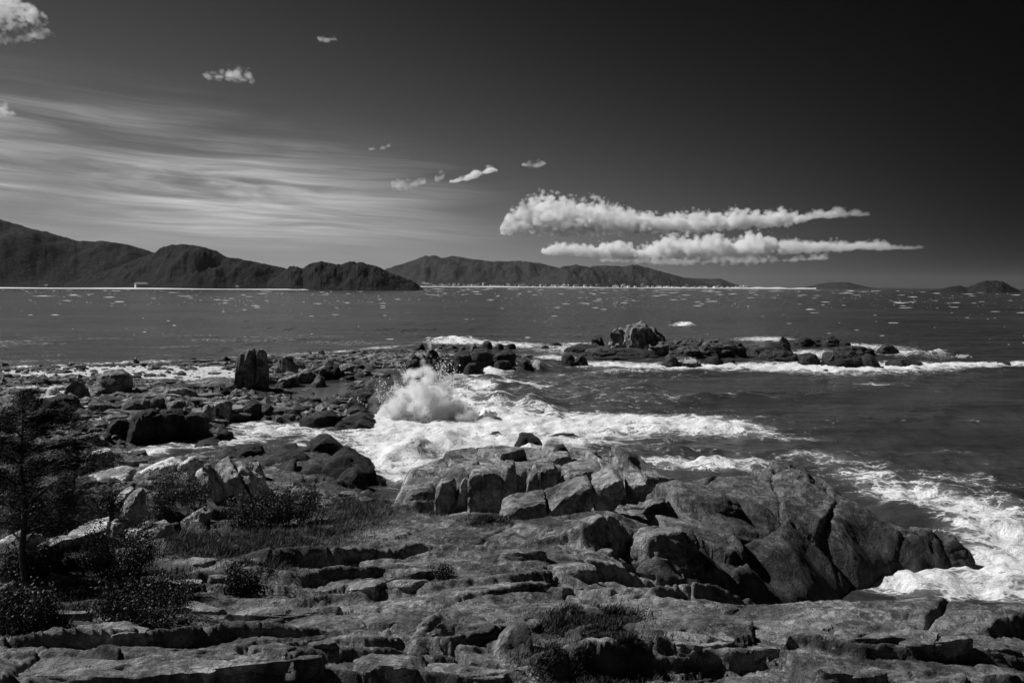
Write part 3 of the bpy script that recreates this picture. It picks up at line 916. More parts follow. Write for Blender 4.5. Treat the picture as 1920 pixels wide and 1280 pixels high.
def generic_rock(seed, sub=3, p=30, rough=0.06):
    rng = np.random.default_rng(seed)
    pl = []
    for ax in range(3):
        for sg in (-1, 1):
            n = np.zeros(3); n[ax] = sg
            n = n + rng.normal(0, 0.22, 3)
            pl.append((n / np.linalg.norm(n), rng.uniform(0.72, 0.95)))
    for k in range(7):
        pl.append((rand_unit(rng), rng.uniform(0.85, 1.1)))
    V, F = hull_shape(pl, (1, 1, 1), sub, p, rng, rough, 1.6, 0, 6, 0.07, 1.2)
    me = mesh_from('boulder', V, F)
    me.set_sharp_from_angle(angle=R(35))
    return me


SEEDC = [100]


def outline_rock(name, outline, y0, thick, mat, parent=None, lean=0.35, yaw=0.0, sub=4, p=42, rough=0.045, freq=1.8, flute=0.0, sink=0.0, jit=0.25, cuts=5, blocky=0.07, bfreq=1.5, cham=0.55):
    """a solid block whose face towards the viewer has the given outline (photo pixels), standing at distance y0"""
    SEEDC[0] += 1
    rng = np.random.default_rng(SEEDC[0])
    P = np.array([at_y(a_, b_, y0) for a_, b_ in outline])
    Q = P[:, [0, 2]].copy()
    if sink:
        zb = Q[:, 1].min(); zt = Q[:, 1].max()
        low = Q[:, 1] < zb + 0.3 * (zt - zb)
        Q[low, 1] -= sink
    area = 0.5 * np.sum(Q[:, 0] * np.roll(Q[:, 1], -1) - np.roll(Q[:, 0], -1) * Q[:, 1])
    if area < 0:
        Q = Q[::-1]
    c = Q.mean(0)
    w = np.ptp(Q[:, 0]) / 2; h = np.ptp(Q[:, 1]) / 2
    t = thick / 2
    pl = []
    for i in range(len(Q)):
        e = Q[(i + 1) % len(Q)] - Q[i]
        L = np.linalg.norm(e)
        if L < 1e-6:
            continue
        n2 = np.array([e[1], -e[0]]) / L
        d = float(n2 @ (Q[i] - c))
        if d <= 0.02:
            d = 0.02
        ny = rng.normal(0, jit) * (0.5 if n2[1] > 0.5 else 1) + (0.12 if n2[1] > 0.5 else 0)
        n = np.array([n2[0], -ny if n2[1] > 0.5 else ny, n2[1]])
        n = n / np.linalg.norm(n)
        pl.append((n, d * math.hypot(n[0], n[2])))
    for sg in (-1, 1):
        base = np.array([math.sin(yaw) * -sg, sg * math.cos(yaw), lean * (1 if sg < 0 else 0.3)])
        pl.append((base / np.linalg.norm(base), t))
        for k in (-1, 1):
            b2 = base + np.array([0.75 * k + rng.normal(0, 0.15), 0, rng.normal(0, 0.2)])
            pl.append((b2 / np.linalg.norm(b2), 0.55 * t + cham * w * rng.uniform(0.75, 1.1)))
    V, F = hull_shape(pl, (w, t, h), sub, p, rng, rough, freq, flute, cuts, blocky, bfreq)
    loc = np.array([c[0], y0, c[1]])
    me = mesh_from(name, V, F)
    me.set_sharp_from_angle(angle=R(32))
    o = link(name, me, mat, parent, loc if parent is None else (loc - np.array(parent.location)))
    return o


def box_outline(x0, x1, y0, y1, kind, rng):
    w = x1 - x0; h = y1 - y0
    shapes = {
        'block': [(0.04, .18), (.2, .02), (.78, 0), (.98, .16), (1, 1), (0, 1)],
        'dome': [(0, .75), (.12, .3), (.38, .02), (.66, 0), (.9, .35), (1, .8), (.95, 1), (.05, 1)],
        'wedge_left': [(0, .95), (.35, .3), (.62, 0), (.9, .06), (1, .95), (.9, 1), (.1, 1)],
        'wedge_right': [(0, .9), (.06, .12), (.32, 0), (.68, .34), (1, .92), (.92, 1), (.08, 1)],
        'peak': [(0, 1), (.2, .4), (.46, 0), (.62, .06), (.85, .5), (1, 1)],
        'slab': [(0, .7), (.05, .35), (.3, .08), (.75, 0), (.97, .3), (1, .8), (.9, 1), (.06, 1)],
        'tower': [(.03, .12), (.3, 0), (.7, .02), (.96, .12), (1, 1), (0, 1)],
    }
    return [(x0 + w * (a_ + rng.normal(0, .02)), y0 + h * b_) for a_, b_ in shapes[kind]]


RB = np.random.default_rng(77)


def px_rock(name, box, kind, mat, label=None, cat='rock', group=None, parent=None, depth=1.0, y=None, ratio=0.8, **kw):
    x0, x1, y0, y1 = box
    if y is None:
        y = hit((x0 + x1) / 2, y1, -0.1)[1]
    wm = (x1 - x0) / FPX * y
    hm = (y1 - y0) / FPX * y
    th = max(ratio * wm, 0.7 * hm) * depth
    yc = y + th * 0.5
    # same outline in the picture, at the block's middle distance
    o = outline_rock(name, box_outline(x0, x1, y0, y1 + 0.1 * (y1 - y0), kind, RB), yc, th, mat, parent, sink=0.35 * hm, **kw)
    if parent is None:
        set_props(o, label, cat, group)
    return o


# --- outcrops: broad masses of rock standing out of the shelf
def poly_dist(x, y, poly):
    d = np.full(x.shape, 1e9); ins = np.zeros(x.shape, bool)
    n = len(poly)
    for i in range(n):
        x0, y0 = poly[i]; x1, y1 = poly[(i + 1) % n]
        ex, ey = x1 - x0, y1 - y0
        t = np.clip(((x - x0) * ex + (y - y0) * ey) / (ex * ex + ey * ey), 0, 1)
        d = np.minimum(d, np.hypot(x - x0 - t * ex, y - y0 - t * ey))
        c = ((y0 > y) != (y1 > y)) & (x < ex * (y - y0) / (ey if abs(ey) > 1e-9 else 1e-9) + x0)
        ins ^= c
    return np.where(ins, d, -d)


def outcrop(name, label, poly, tops, zb, wall, mat, res=0.14, joint=(0.25, 0.3), ja=0.5, und=0.4, seed=0, power=0.5, crack=0.5, cw_=0.035, facet=0.5):
    poly = [tuple(q) for q in poly]
    Pz = np.array([at_y(*t_) for t_ in tops])
    xs = np.arange(min(p_[0] for p_ in poly) - 0.5, max(p_[0] for p_ in poly) + 0.5, res)
    ys = np.arange(min(p_[1] for p_ in poly) - 0.5, max(p_[1] for p_ in poly) + 0.5, res)
    Yg, Xg = np.meshgrid(ys, xs, indexing='ij')
    x = Xg.ravel(); y = Yg.ravel()
    wx = 0.9 * fbm2(x * 0.2 + seed, y * 0.2, 3); wy = 0.9 * fbm2(x * 0.2, y * 0.2 + seed, 3)
    d = poly_dist(x + wx * 0.6, y + wy * 0.6, poly)
    # height of the top by inverse distance
    wgt = 0; val = 0
    for tx, ty, tz in Pz:
        w = 1.0 / (((x - tx) ** 2 + (y - ty) ** 2) + 0.6) ** 1.6
        wgt = wgt + w; val = val + w * tz
    top = val / wgt
    ww = fbm2(x * 0.4 + seed, y * 0.4 + 3, 3)
    f1, f2, cid, cdx, cdy = worley(x * joint[0] + 0.10 * ww + seed, y * joint[1] + 0.10 * ww + 2 * seed, True)
    prof = np.clip(d / wall, 0, 1)
    prof = (1 - (1 - prof) ** 2) ** power
    h = zb + (top - zb) * prof
    ins = np.clip(d / wall, 0, 1)
    h = h + ins * (ja * (CELLR[cid, 2] - 0.5) + facet * ((CELLR[cid, 0] - 0.62) * cdx + (CELLR[cid, 1] - 0.4) * cdy) / joint[0] + und * fbm2(x * 0.33 + seed, y * 0.33, 4, 0.5)
                   - crack * np.exp(-((f2 - f1) / cw_) ** 2))
    g1, g2, gid = worley(x * joint[0] * 2.7 + 0.3 * ww + seed, y * joint[1] * 2.7 + seed)
    h = h + ins * (0.22 * ja * (CELLR[gid, 1] - 0.5) - 0.25 * crack * np.exp(-((g2 - g1) / (cw_ * 1.6)) ** 2)) * sstep(-0.1, 0.3, noise2(x * 0.2 + seed, y * 0.25))
    h = h + 0.045 * fbm2(x * 2.6, y * 2.6, 4, 0.6)
    keep = (d > -0.35).reshape(Xg.shape)
    F = grid_faces(len(ys), len(xs))
    kf = keep.ravel()[F].all(1)
    F = F[kf]
    used = np.zeros(len(x), bool); used[F] = True
    idx = np.cumsum(used) - 1
    V = np.stack([x, y, h], 1)[used]
    cx, cy = np.mean(poly, 0)
    loc = np.array([cx, cy, zb])
    o = link(name, mesh_from(name, V - loc, idx[F]), mat, None, loc)
    set_props(o, label, 'rock')
    return o


crop_mid = outcrop('rock_outcrop', 'blocky grey outcrop with upright joint faces above the foaming cove',
    [(-8.2, 53.5), (-5.8, 52.0), (-2, 51.2), (1.5, 51.6), (5, 52.4), (8, 54), (11, 56.5), (13, 59), (9.5, 62.5), (3, 64.5), (-2, 64), (-5.5, 61.5), (-8.2, 57.5)],
    [(1090, 838, 60), (1040, 846, 60), (1000, 848, 60), (955, 857, 59), (880, 864, 58), (820, 893, 55), (765, 915, 54), (1150, 858, 60), (1225, 888, 59),
     (800, 905, 53), (880, 882, 53), (950, 876, 53), (1020, 876, 53.5), (1100, 882, 54), (1170, 895, 55)], 0.2, 1.1, M['rock'], seed=3.1, ja=0.45, und=0.14, joint=(0.30, 0.26), power=0.4, facet=0.45, crack=0.32)
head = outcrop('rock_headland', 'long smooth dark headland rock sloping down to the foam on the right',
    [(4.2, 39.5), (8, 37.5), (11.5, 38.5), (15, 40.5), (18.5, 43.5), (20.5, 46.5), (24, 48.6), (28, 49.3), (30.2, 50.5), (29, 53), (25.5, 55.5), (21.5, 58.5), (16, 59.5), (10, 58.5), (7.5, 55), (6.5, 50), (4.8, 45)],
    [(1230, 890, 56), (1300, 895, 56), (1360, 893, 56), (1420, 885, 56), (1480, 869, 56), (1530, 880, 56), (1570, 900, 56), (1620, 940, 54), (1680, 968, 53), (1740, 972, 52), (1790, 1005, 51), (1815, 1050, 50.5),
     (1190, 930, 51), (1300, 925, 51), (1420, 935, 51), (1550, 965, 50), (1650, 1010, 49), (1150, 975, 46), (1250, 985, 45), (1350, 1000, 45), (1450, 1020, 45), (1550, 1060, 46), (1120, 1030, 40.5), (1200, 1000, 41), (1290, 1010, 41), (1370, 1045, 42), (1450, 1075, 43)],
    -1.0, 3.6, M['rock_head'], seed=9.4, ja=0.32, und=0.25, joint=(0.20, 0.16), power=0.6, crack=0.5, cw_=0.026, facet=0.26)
dark_c = outcrop('rock_outcrop', 'low black wave-washed rocks between the inlet and the cove',
    [at_z(385, 842, 0), at_z(450, 828, 0), at_z(520, 838, 0), at_z(565, 822, 0), at_z(640, 818, 0), at_z(655, 845, 0), at_z(705, 862, 0), at_z(716, 890, 0), at_z(692, 922, 0), at_z(600, 930, 0), at_z(470, 915, 0), at_z(400, 890, 0)],
    [(420, 835, 90), (480, 838, 88), (540, 845, 86), (600, 822, 90), (640, 830, 88), (620, 850, 82), (680, 858, 78), (695, 880, 74), (560, 862, 78), (500, 862, 80), (630, 885, 72), (440, 872, 76)],
    -0.8, 2.2, M['rock_dark'], seed=5.5, ja=1.1, und=0.5, joint=(0.22, 0.2), power=0.5, res=0.2, crack=0.4)

# joint blocks of the middle outcrop
BL = [((756, 818, 912, 945), 'slab', 51.0), ((819, 856, 898, 948), 'block', 50.6), ((850, 884, 892, 945), 'wedge_left', 50.6), ((876, 942, 878, 944), 'block', 50.2),
      ((940, 968, 868, 936), 'tower', 50.6), ((982, 1011, 872, 915), 'wedge_left', 50.2), ((1013, 1045, 873, 912), 'block', 51.0), ((1046, 1132, 873, 915), 'block', 51.2),
      ((1024, 1072, 851, 878), 'block', 54)]
for box, kd, yb in BL:
    px_rock('block', box, kd, M['rock'], parent=crop_mid, y=yb, ratio=0.9, yaw=RB.uniform(0.15, 0.6), lean=0.10, p=80, rough=0.02, jit=0.08, cuts=1, blocky=0.03, cham=0.9)
px_rock('boulder', (1035, 1067, 834, 853), 'dome', M['rock_dark'], 'dark loose boulder perched on top of the blocky outcrop', 'boulder', y=58)

# the long beam of rock in front of the outcrop, broken in pieces
beam = empty('rock_ledge', tuple(hit(1040, 965)))
set_props(beam, 'long inclined beam of grey rock broken in three below the blocky outcrop', 'rock')
for ol, yb in (([(938, 950), (962, 938), (1022, 930), (1030, 965), (1010, 975), (942, 974)], 46.5), ([(1016, 938), (1040, 922), (1105, 900), (1117, 925), (1108, 945), (1040, 966), (1028, 962)], 47),
               ([(1108, 902), (1150, 886), (1164, 892), (1168, 912), (1150, 922), (1118, 935)], 47.6), ([(1170, 893), (1205, 892), (1212, 905), (1200, 916), (1172, 914)], 49)):
    outline_rock('block', ol, yb, 2.8, M['rock'], beam, lean=0.25, yaw=0.15, p=80, rough=0.02, sink=0.5, cuts=0, jit=0.06, blocky=0.03, cham=1.1)
# blocks of the headland
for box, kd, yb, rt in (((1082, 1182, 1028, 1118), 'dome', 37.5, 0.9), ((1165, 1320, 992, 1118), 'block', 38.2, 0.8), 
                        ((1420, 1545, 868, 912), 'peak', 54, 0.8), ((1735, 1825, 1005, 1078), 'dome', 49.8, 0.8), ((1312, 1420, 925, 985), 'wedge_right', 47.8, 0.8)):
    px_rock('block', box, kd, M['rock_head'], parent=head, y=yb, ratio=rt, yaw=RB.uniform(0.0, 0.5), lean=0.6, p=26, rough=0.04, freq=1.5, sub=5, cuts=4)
# lumps of the black rocks
for box in ((405, 500, 832, 868), (490, 590, 842, 888), (565, 645, 816, 852), (590, 712, 842, 905), (628, 692, 880, 918), (445, 525, 866, 902), (395, 470, 838, 870), (540, 620, 872, 905)):
    px_rock('block', box, 'dome', M['rock_dark'], parent=dark_c, y=at_z((box[0] + box[1]) / 2, box[3] - 4, 0.6)[1], ratio=0.8, lean=0.5, p=16, rough=0.06, cuts=6)


# ------------------------------------------------------------------ rocks of the shore, the spit and the reef
def compound(name, label, base_px, boxes, mat, cat='rock', group=None, part='block', ground_z=-0.1, **kw):
    """a rock mass of several blocks grown together"""
    b = hit(base_px[0], base_px[1], ground_z)
    e = empty(name, tuple(b))
    set_props(e, label, cat, group)
    for bx in boxes:
        box, kd = bx[0], bx[1]
        dy = bx[2] if len(bx) > 2 else 0.0
        px_rock(part, box, kd, mat, parent=e, y=b[1] + dy, **kw)
    return e


compound('rock_pinnacle', 'tall dark fluted pinnacle with three columns standing over the boulder shore', (473, 734),
         [((443, 459, 661, 734), 'tower', 0.5), ((459, 480, 653, 736), 'tower', 0.0), ((482, 502, 653, 734), 'tower', 0.5), ((446, 504, 672, 738), 'block', 1.8)], M['rock_shore'], 'pinnacle', part='column', ratio=1.3, depth=0.36, flute=0.05, cuts=1, lean=0.06, yaw=0.15, p=30, jit=0.06, cham=0.8, blocky=0.03)
compound('jagged_rock', 'jagged ribbed rock with vertical grooves right of the tall pinnacle', (545, 702),
         [((507, 535, 672, 702), 'wedge_left'), ((525, 550, 667, 702), 'tower'), ((545, 582, 676, 703), 'wedge_right')], M['rock_shore'], part='rib', ratio=0.9, flute=0.12, yaw=0.4)
compound('rock_ledge', 'black dripping ledge wall with vertical streaks above the narrow inlet', (300, 834),
         [((203, 248, 786, 834), 'block', 0), ((243, 292, 774, 832), 'block', -0.8), ((286, 342, 770, 828), 'block', 0.5), ((338, 388, 776, 822), 'block', 2.0)], M['rock_dark'], ratio=0.9, flute=0.07, lean=0.1, yaw=0.3)
compound('rock_cliff', 'dark sea-facing cliff of the spit behind the splash', (790, 712),
         [((742, 800, 660, 712), 'wedge_left', 0), ((790, 838, 655, 706), 'wedge_right', 3), ((832, 862, 674, 705), 'wedge_right', -4)], M['rock_dark'], ratio=0.9, lean=0.3, yaw=0.2)
compound('rock_cliff', 'broken dark rock wall along the outer end of the spit', (905, 702),
         [((846, 888, 662, 704), 'block', 0), ((880, 925, 656, 700), 'block', 3), ((918, 968, 658, 696), 'block', 6), ((866, 905, 680, 706), 'dome', -4), ((925, 960, 676, 698), 'block', 1)], M['rock_dark'], ratio=0.9, lean=0.25, yaw=0.1)
compound('reef_rock', 'tall pale cracked rock, highest on the offshore reef', (1200, 668),
         [((1138, 1190, 614, 660), 'block', 4), ((1168, 1226, 607, 666), 'block', 0), ((1205, 1266, 614, 668), 'wedge_right', 2), ((1192, 1250, 640, 672), 'block', -3)], M['rock_shore'], ratio=0.9, lean=0.15, yaw=0.4, rough=0.08, blocky=0.16, bfreq=3.0, cuts=9, p=60)

ROCKS = [  # box, shape, material, label
    ((188, 241, 695, 741), 'block', 'rock_shore', 'big rounded boulder with a pale streak, left of the tall pinnacle'),
    ((119, 158, 708, 746), 'wedge_left', 'rock_shore', 'wedge boulder with a lit left face next to the big streaked boulder'),
    ((70, 142, 742, 774), 'dome', 'rock_dark', 'broad dark boulder with a split front, nearest the wispy tree'),
    ((165, 222, 748, 778), 'wedge_right', 'rock_shore', 'pale sloping boulder in front of the big streaked boulder'),
    ((224, 262, 752, 776), 'block', 'rock_shore', 'square boulder beside the pale sloping boulder'),
    ((261, 282, 747, 774), 'tower', 'rock_shore', 'small upright light stone above the black ledge wall'),
    ((285, 306, 743, 772), 'tower', 'rock_shore', 'taller upright light stone above the black ledge wall'),
    ((307, 347, 752, 780), 'block', 'rock_shore', 'split boulder just above the middle of the black ledge wall'),
    ((84, 112, 725, 741), 'dome', 'rock_light', 'pale low boulder left of the wedge boulder'),
    ((155, 205, 724, 744), 'slab', 'rock_shore', 'flat slab lying against the big streaked boulder'),
    ((395, 437, 750, 788), 'block', 'rock_shore', 'dark block at the right end of the black ledge wall'),
    ((380, 402, 757, 795), 'tower', 'rock_shore', 'narrow pale block between the ledge wall and the dark block'),
    ((454, 492, 756, 788), 'block', 'rock_dark', 'dark square boulder with a pale left edge below the pinnacle'),
    ((350, 369, 806, 828), 'peak', 'rock_dark', 'small pointed rock standing in the inlet foam'),
    ((393, 446, 806, 834), 'peak', 'rock_dark', 'dark pyramid rock at the mouth of the inlet'),
    ((362, 424, 822, 842), 'dome', 'rock_dark', 'low dark rock in front of the pyramid rock in the inlet'),
    ((508, 562, 696, 731), 'wedge_left', 'rock_shore', 'slanting dark boulder at the foot of the jagged ribbed rock'),
    ((548, 592, 694, 724), 'dome', 'rock_shore', 'rounded boulder right of the slanting dark boulder'),
    ((574, 618, 706, 731), 'peak', 'rock_shore', 'pointed boulder at the upper edge of the tide pool'),
    ((598, 640, 680, 712), 'dome', 'rock_dark', 'dark round boulder behind the tide pool'),
    ((420, 450, 712, 736), 'dome', 'rock_shore', 'boulder leaning on the left foot of the pinnacle'),
    ((330, 440, 712, 728), 'slab', 'rock_shore', 'long low pale slab left of the pinnacle'),
    ((300, 372, 726, 748), 'slab', 'rock_shore', 'dark low slab in front of the long pale slab'),
    ((636, 700, 738, 768), 'wedge_left', 'rock_dark', 'black sloping rock at the right shore of the tide pool'),
    ((680, 742, 735, 782), 'dome', 'rock_dark', 'black hump struck by the splash'),
    ((690, 745, 712, 745), 'block', 'rock_dark', 'black block just left of the splash'),
    ((560, 640, 772, 806), 'dome', 'rock_dark', 'black lumpy rock at the inner end of the inlet'),
    ((624, 706, 780, 808), 'dome', 'rock_dark', 'black lumpy rock reaching into the cove foam'),
    ((640, 705, 762, 790), 'dome', 'rock_dark', 'black lumpy rock below the hump struck by the splash'),
    ((520, 562, 778, 792), 'slab', 'rock_dark', 'low dark rock at the upper edge of the inlet foam'),
    ((540, 580, 762, 784), 'block', 'rock_dark', 'square dark boulder at the lower edge of the tide pool'),
    ((967, 1001, 672, 700), 'dome', 'rock_dark', 'black dome rock at the tip of the spit'),
    ((902, 923, 640, 655), 'block', 'rock_dark', 'round dark boulder on the skyline of the spit'),
    ((926, 945, 644, 657), 'block', 'rock_shore', 'grooved boulder next to the round one on the spit skyline'),
    ((946, 968, 644, 656), 'slab', 'rock_dark', 'flat dark boulder at the right of the spit skyline'),
    ((879, 897, 645, 660), 'dome', 'rock_shore', 'streaked boulder left of the round one on the spit skyline'),
    ((843, 860, 647, 656), 'dome', 'rock_dark', 'small dark boulder on the spit behind the splash'),
    ((778, 800, 642, 658), 'peak', 'rock_dark', 'dark pointed boulder on the spit above the cliff'),
    ((800, 822, 652, 676), 'peak', 'rock_shore', 'pale upright stone at the top of the cliff behind the splash'),
    ((768, 792, 723, 740), 'block', 'rock_dark', 'small rock poking out of the white splash'),
    ((1002, 1034, 772, 780), 'peak', 'rock_dark', 'small black rock alone in the middle of the cove foam'),
    ((916, 944, 811, 824), 'slab', 'rock_dark', 'small black rock left of the one with running water'),
    ((961, 1019, 811, 846), 'dome', 'rock_dark', 'dark round rock with water running off it behind the blocky outcrop'),
    ((1018, 1096, 822, 838), 'slab', 'rock_dark', 'low black rock awash right of the one with running water'),
    ((1108, 1121, 633, 649), 'tower', 'rock_reef', 'left of two small upright stones beside the tall reef rock'),
    ((1118, 1132, 631, 649), 'tower', 'rock_reef', 'right of two small upright stones beside the tall reef rock'),
    ((1058, 1128, 643, 664), 'slab', 'rock_dark', 'low dark ledge at the left end of the reef'),
    ((1068, 1240, 654, 676), 'slab', 'rock_reef', 'broad flat ledge at the foot of the tall reef rock'),
    ((1054, 1078, 664, 686), 'block', 'rock_dark', 'left of the paired black rocks off the reef'),
    ((1074, 1102, 663, 686), 'dome', 'rock_dark', 'right of the paired black rocks off the reef'),
    ((1012, 1030, 648, 655), 'slab', 'rock_dark', 'small low black rock between the spit and the reef, nearest the spit'),
    ((1030, 1052, 642, 649), 'slab', 'rock_dark', 'small low black rock between the spit and the reef, farther back'),
    ((1240, 1314, 664, 690), 'dome', 'rock_reef', 'rounded reef rock with white water pouring over it'),
    ((1322, 1360, 668, 688), 'dome', 'rock_dark', 'small reef rock with white water right of the rounded one'),
    ((1357, 1380, 671, 684), 'dome', 'rock_dark', 'smallest dark rock before the middle of the reef'),
    ((1250, 1335, 634, 660), 'slab', 'rock_reef', 'layered ledge right of the tall reef rock'),
    ((1300, 1398, 633, 672), 'slab', 'rock_reef', 'long layered ledge in the middle of the reef'),
    ((1260, 1345, 648, 674), 'slab', 'rock_reef', 'low ledge in front of the layered ledge on the reef'),
    ((1384, 1486, 642, 668), 'slab', 'rock_reef', 'smooth pale slab right of the long layered ledge'),
    ((1452, 1484, 631, 660), 'peak', 'rock_dark', 'dark pointed rock rising over the smooth slab on the reef'),
    ((1490, 1585, 631, 652), 'block', 'rock_dark', 'long dark block at the back of the reef'),
    ((1416, 1502, 655, 680), 'block', 'rock_dark', 'dark block in front of the smooth slab on the reef'),
    ((1498, 1536, 662, 686), 'block', 'rock_reef', 'square rock in the surf right of the dark reef block'),
    ((1560, 1642, 646, 668), 'wedge_left', 'rock_dark', 'tilted dark slab at the right part of the reef'),
    ((1536, 1632, 657, 690), 'dome', 'rock_dark', 'large dark hump in the surf at the right part of the reef'),
    ((1612, 1660, 664, 692), 'wedge_right', 'rock_dark', 'sloping dark rock at the right foot of the large hump'),
    ((1643, 1687, 646, 666), 'dome', 'rock_dark', 'dark rock behind the surf at the right end of the reef'),
    ((1660, 1735, 671, 691), 'slab', 'rock_dark', 'long low black rock in the surf at the right end of the reef'),
    ((1868, 1898, 676, 688), 'dome', 'rock_dark', 'lone black rock near the right edge of the sea'),
    ((1541, 1558, 692, 702), 'dome', 'rock_dark', 'left of two tiny black rocks before the large hump'),
    ((1556, 1577, 692, 700), 'slab', 'rock_dark', 'right of two tiny black rocks before the large hump'),
    ((1775, 1812, 1035, 1048), 'dome', 'rock_dark', 'black rock awash in the foam off the headland'),
]
for box, kd, mt, lb in ROCKS:
    if box[1] - box[0] > 55 and 'reef' in lb:
        x0, x1, y0, y1 = box
        b = at_z((x0 + x1) / 2, y1, -0.1)
        e = empty('rock', (b[0], b[1], -0.1)); set_props(e, lb, 'rock')
        px_rock('block', (x0, x1, y0 + 0.2 * (y1 - y0), y1), 'slab', M[mt], parent=e, y=b[1], ratio=0.6, sub=4, blocky=0.14, bfreq=2.6, p=60, cuts=6, lean=0.4)
        for k in range(6):
            w_ = (x1 - x0) * RB.uniform(0.32, 0.6)
            cx = x0 + w_ / 2 + (x1 - x0 - w_) * (k + RB.random()) / 6
            top = y0 + (y1 - y0) * RB.uniform(0.0, 0.45) if kd != 'peak' else y0 + (y1 - y0) * abs(cx - (x0 + x1) / 2) / (x1 - x0) * 1.6
            px_rock('block', (cx - w_ / 2, cx + w_ / 2, top, y1 - (y1 - y0) * RB.uniform(0, 0.35)), RB.choice(['block', 'slab', 'wedge_left', 'wedge_right']), M[mt], parent=e, y=b[1] + RB.uniform(0, 4), ratio=0.8, sub=4,
                    blocky=0.13, bfreq=2.2, p=60, cuts=6, lean=0.25, yaw=RB.uniform(-.3, .6), rough=0.06)
        continue
    small = (box[1] - box[0]) < 30
    px_rock('boulder' if 'boulder' in lb else 'rock', box, kd, M[mt], lb, 'boulder' if 'boulder' in lb else 'rock', ratio=0.9, sub=3 if small else 4,
            yaw=RB.uniform(-0.3, 0.6), rough=0.06, lean=0.3, cuts=7, blocky=0.12 if 'reef' in lb else 0.08, bfreq=2.0 if 'reef' in lb else 1.5)

# bleached rocks on the left slope
BLE = [([(150, 862), (175, 846), (205, 842), (218, 865), (212, 890), (155, 890)], 2.5, 'rounded pale rock below the black ledge wall'),
       ([(152, 896), (180, 884), (232, 882), (243, 893), (225, 908), (158, 908)], 3.0, 'flat pale slab under the rounded pale rock'),
       ([(217, 938), (235, 912), (250, 912), (254, 930), (238, 960), (220, 955)], 2.0, 'pale upright boulder amid bushes on the left slope'),
       ([(228, 960), (242, 926), (258, 922), (262, 955), (256, 990), (232, 990)], 2.0, 'pale boulder with a dark right side amid bushes'),
       ([(204, 985), (215, 974), (232, 978), (238, 1005), (208, 1008)], 1.5, 'small pale block under the upright boulder'),
       ([(240, 990), (280, 984), (284, 1010), (244, 1014)], 1.5, 'pale flat block at the edge of the turf'),
       ([(108, 1022), (130, 998), (200, 980), (206, 1005), (180, 1018), (120, 1030)], 2.2, 'long tilted pale slab near the dark shrub'),
       ([(252, 1004), (270, 988), (322, 980), (326, 996), (290, 1008), (258, 1012)], 1.6, 'low pale slab bordering the turf'),
       ([(340, 974), (362, 964), (370, 976), (350, 986)], 1.0, 'small pale stone between the bushes'),
       ([(282, 962), (292, 958), (304, 966), (298, 976), (284, 976)], 0.9, 'small round pale stone between the bushes'),
       ([(360, 962), (378, 952), (394, 962), (384, 984), (364, 986)], 1.3, 'pale stone at the left of the big dark bush'),
       ([(262, 880), (320, 862), (340, 868), (330, 886), (270, 896)], 2.5, 'pale low slab at the top of the left slope'),
       ([(72, 1020), (100, 1008), (132, 1010), (128, 1030), (80, 1036)], 1.5, 'pale slab behind the thin tree stem'),
       ([(0, 1010), (40, 996), (70, 1002), (60, 1024), (5, 1030)], 1.6, 'pale slab at the left edge below the tree')]
for ol, th, lb in BLE:
    pxm = sum(q[0] for q in ol) / len(ol); pyb = max(q[1] for q in ol)
    y_ = hit(pxm, pyb)[1] + th * 0.5
    o = outline_rock('boulder' if 'boulder' in lb else 'rock', ol, y_, th, M['rock_light'], lean=0.6, yaw=0.5, sink=0.5, rough=0.05, cuts=5)
    set_props(o, lb, 'boulder' if 'boulder' in lb else 'rock')
strat = empty('rock_outcrop', tuple(hit(430, 950)))
set_props(strat, 'pale tilted rock strata leaning to the right beside the big dark bush', 'rock')
for k, ol in enumerate(([(338, 868), (362, 856), (382, 868), (372, 898), (345, 888)], [(366, 884), (384, 872), (398, 885), (420, 925), (414, 945), (392, 922)], [(400, 872), (425, 858), (436, 868), (478, 930), (470, 945), (440, 920)],
                        [(432, 862), (450, 860), (482, 892), (505, 935), (498, 948), (470, 918)], [(466, 862), (486, 868), (500, 895), (490, 900), (470, 885)])):
    yb = hit(sum(q[0] for q in ol) / len(ol), max(q[1] for q in ol))[1]
    outline_rock('layer', ol, yb + 1.2, 2.2, M['rock_light'], strat, lean=0.5, yaw=0.6, sink=0.3, rough=0.05, cuts=4)

# slabs and blocks of the foreground shelf: parts of the bedrock
SLABS = [((250, 376, 1070, 1108), 'slab'), ((204, 236, 1082, 1116), 'block'), ((35, 200, 1060, 1094), 'slab'), ((0, 165, 1138, 1168), 'slab'), ((120, 282, 1152, 1198), 'slab'),
         ((480, 592, 1194, 1272), 'wedge_right'), ((568, 642, 1194, 1218), 'slab'), ((345, 402, 1034, 1064), 'slab'),
         ((640, 720, 1066, 1112), 'slab'), ((715, 802, 1082, 1112), 'block'), ((706, 832, 1054, 1086), 'block'), ((735, 862, 1150, 1226), 'wedge_left'),
         ((905, 1002, 1170, 1232), 'wedge_left'), ((987, 1016, 1132, 1186), 'block'), ((790, 965, 1218, 1290), 'slab'), ((640, 800, 1188, 1290), 'slab'),
         ((930, 1032, 1022, 1052), 'block'), ((1020, 1122, 1034, 1078), 'block'), ((1342, 1396, 1124, 1152), 'block'),
         ((1568, 1642, 1158, 1208), 'block'), ((1528, 1572, 1156, 1188), 'slab'), ((1240, 1392, 1180, 1248), 'slab'), ((1540, 1690, 1228, 1292), 'slab'),
         ((1790, 1960, 1150, 1245), 'slab'), ((0, 410, 1190, 1300), 'slab'), ((1660, 1795, 1120, 1228), 'block'), ((300, 420, 1118, 1150), 'slab'), ((420, 640, 1130, 1162), 'slab')]


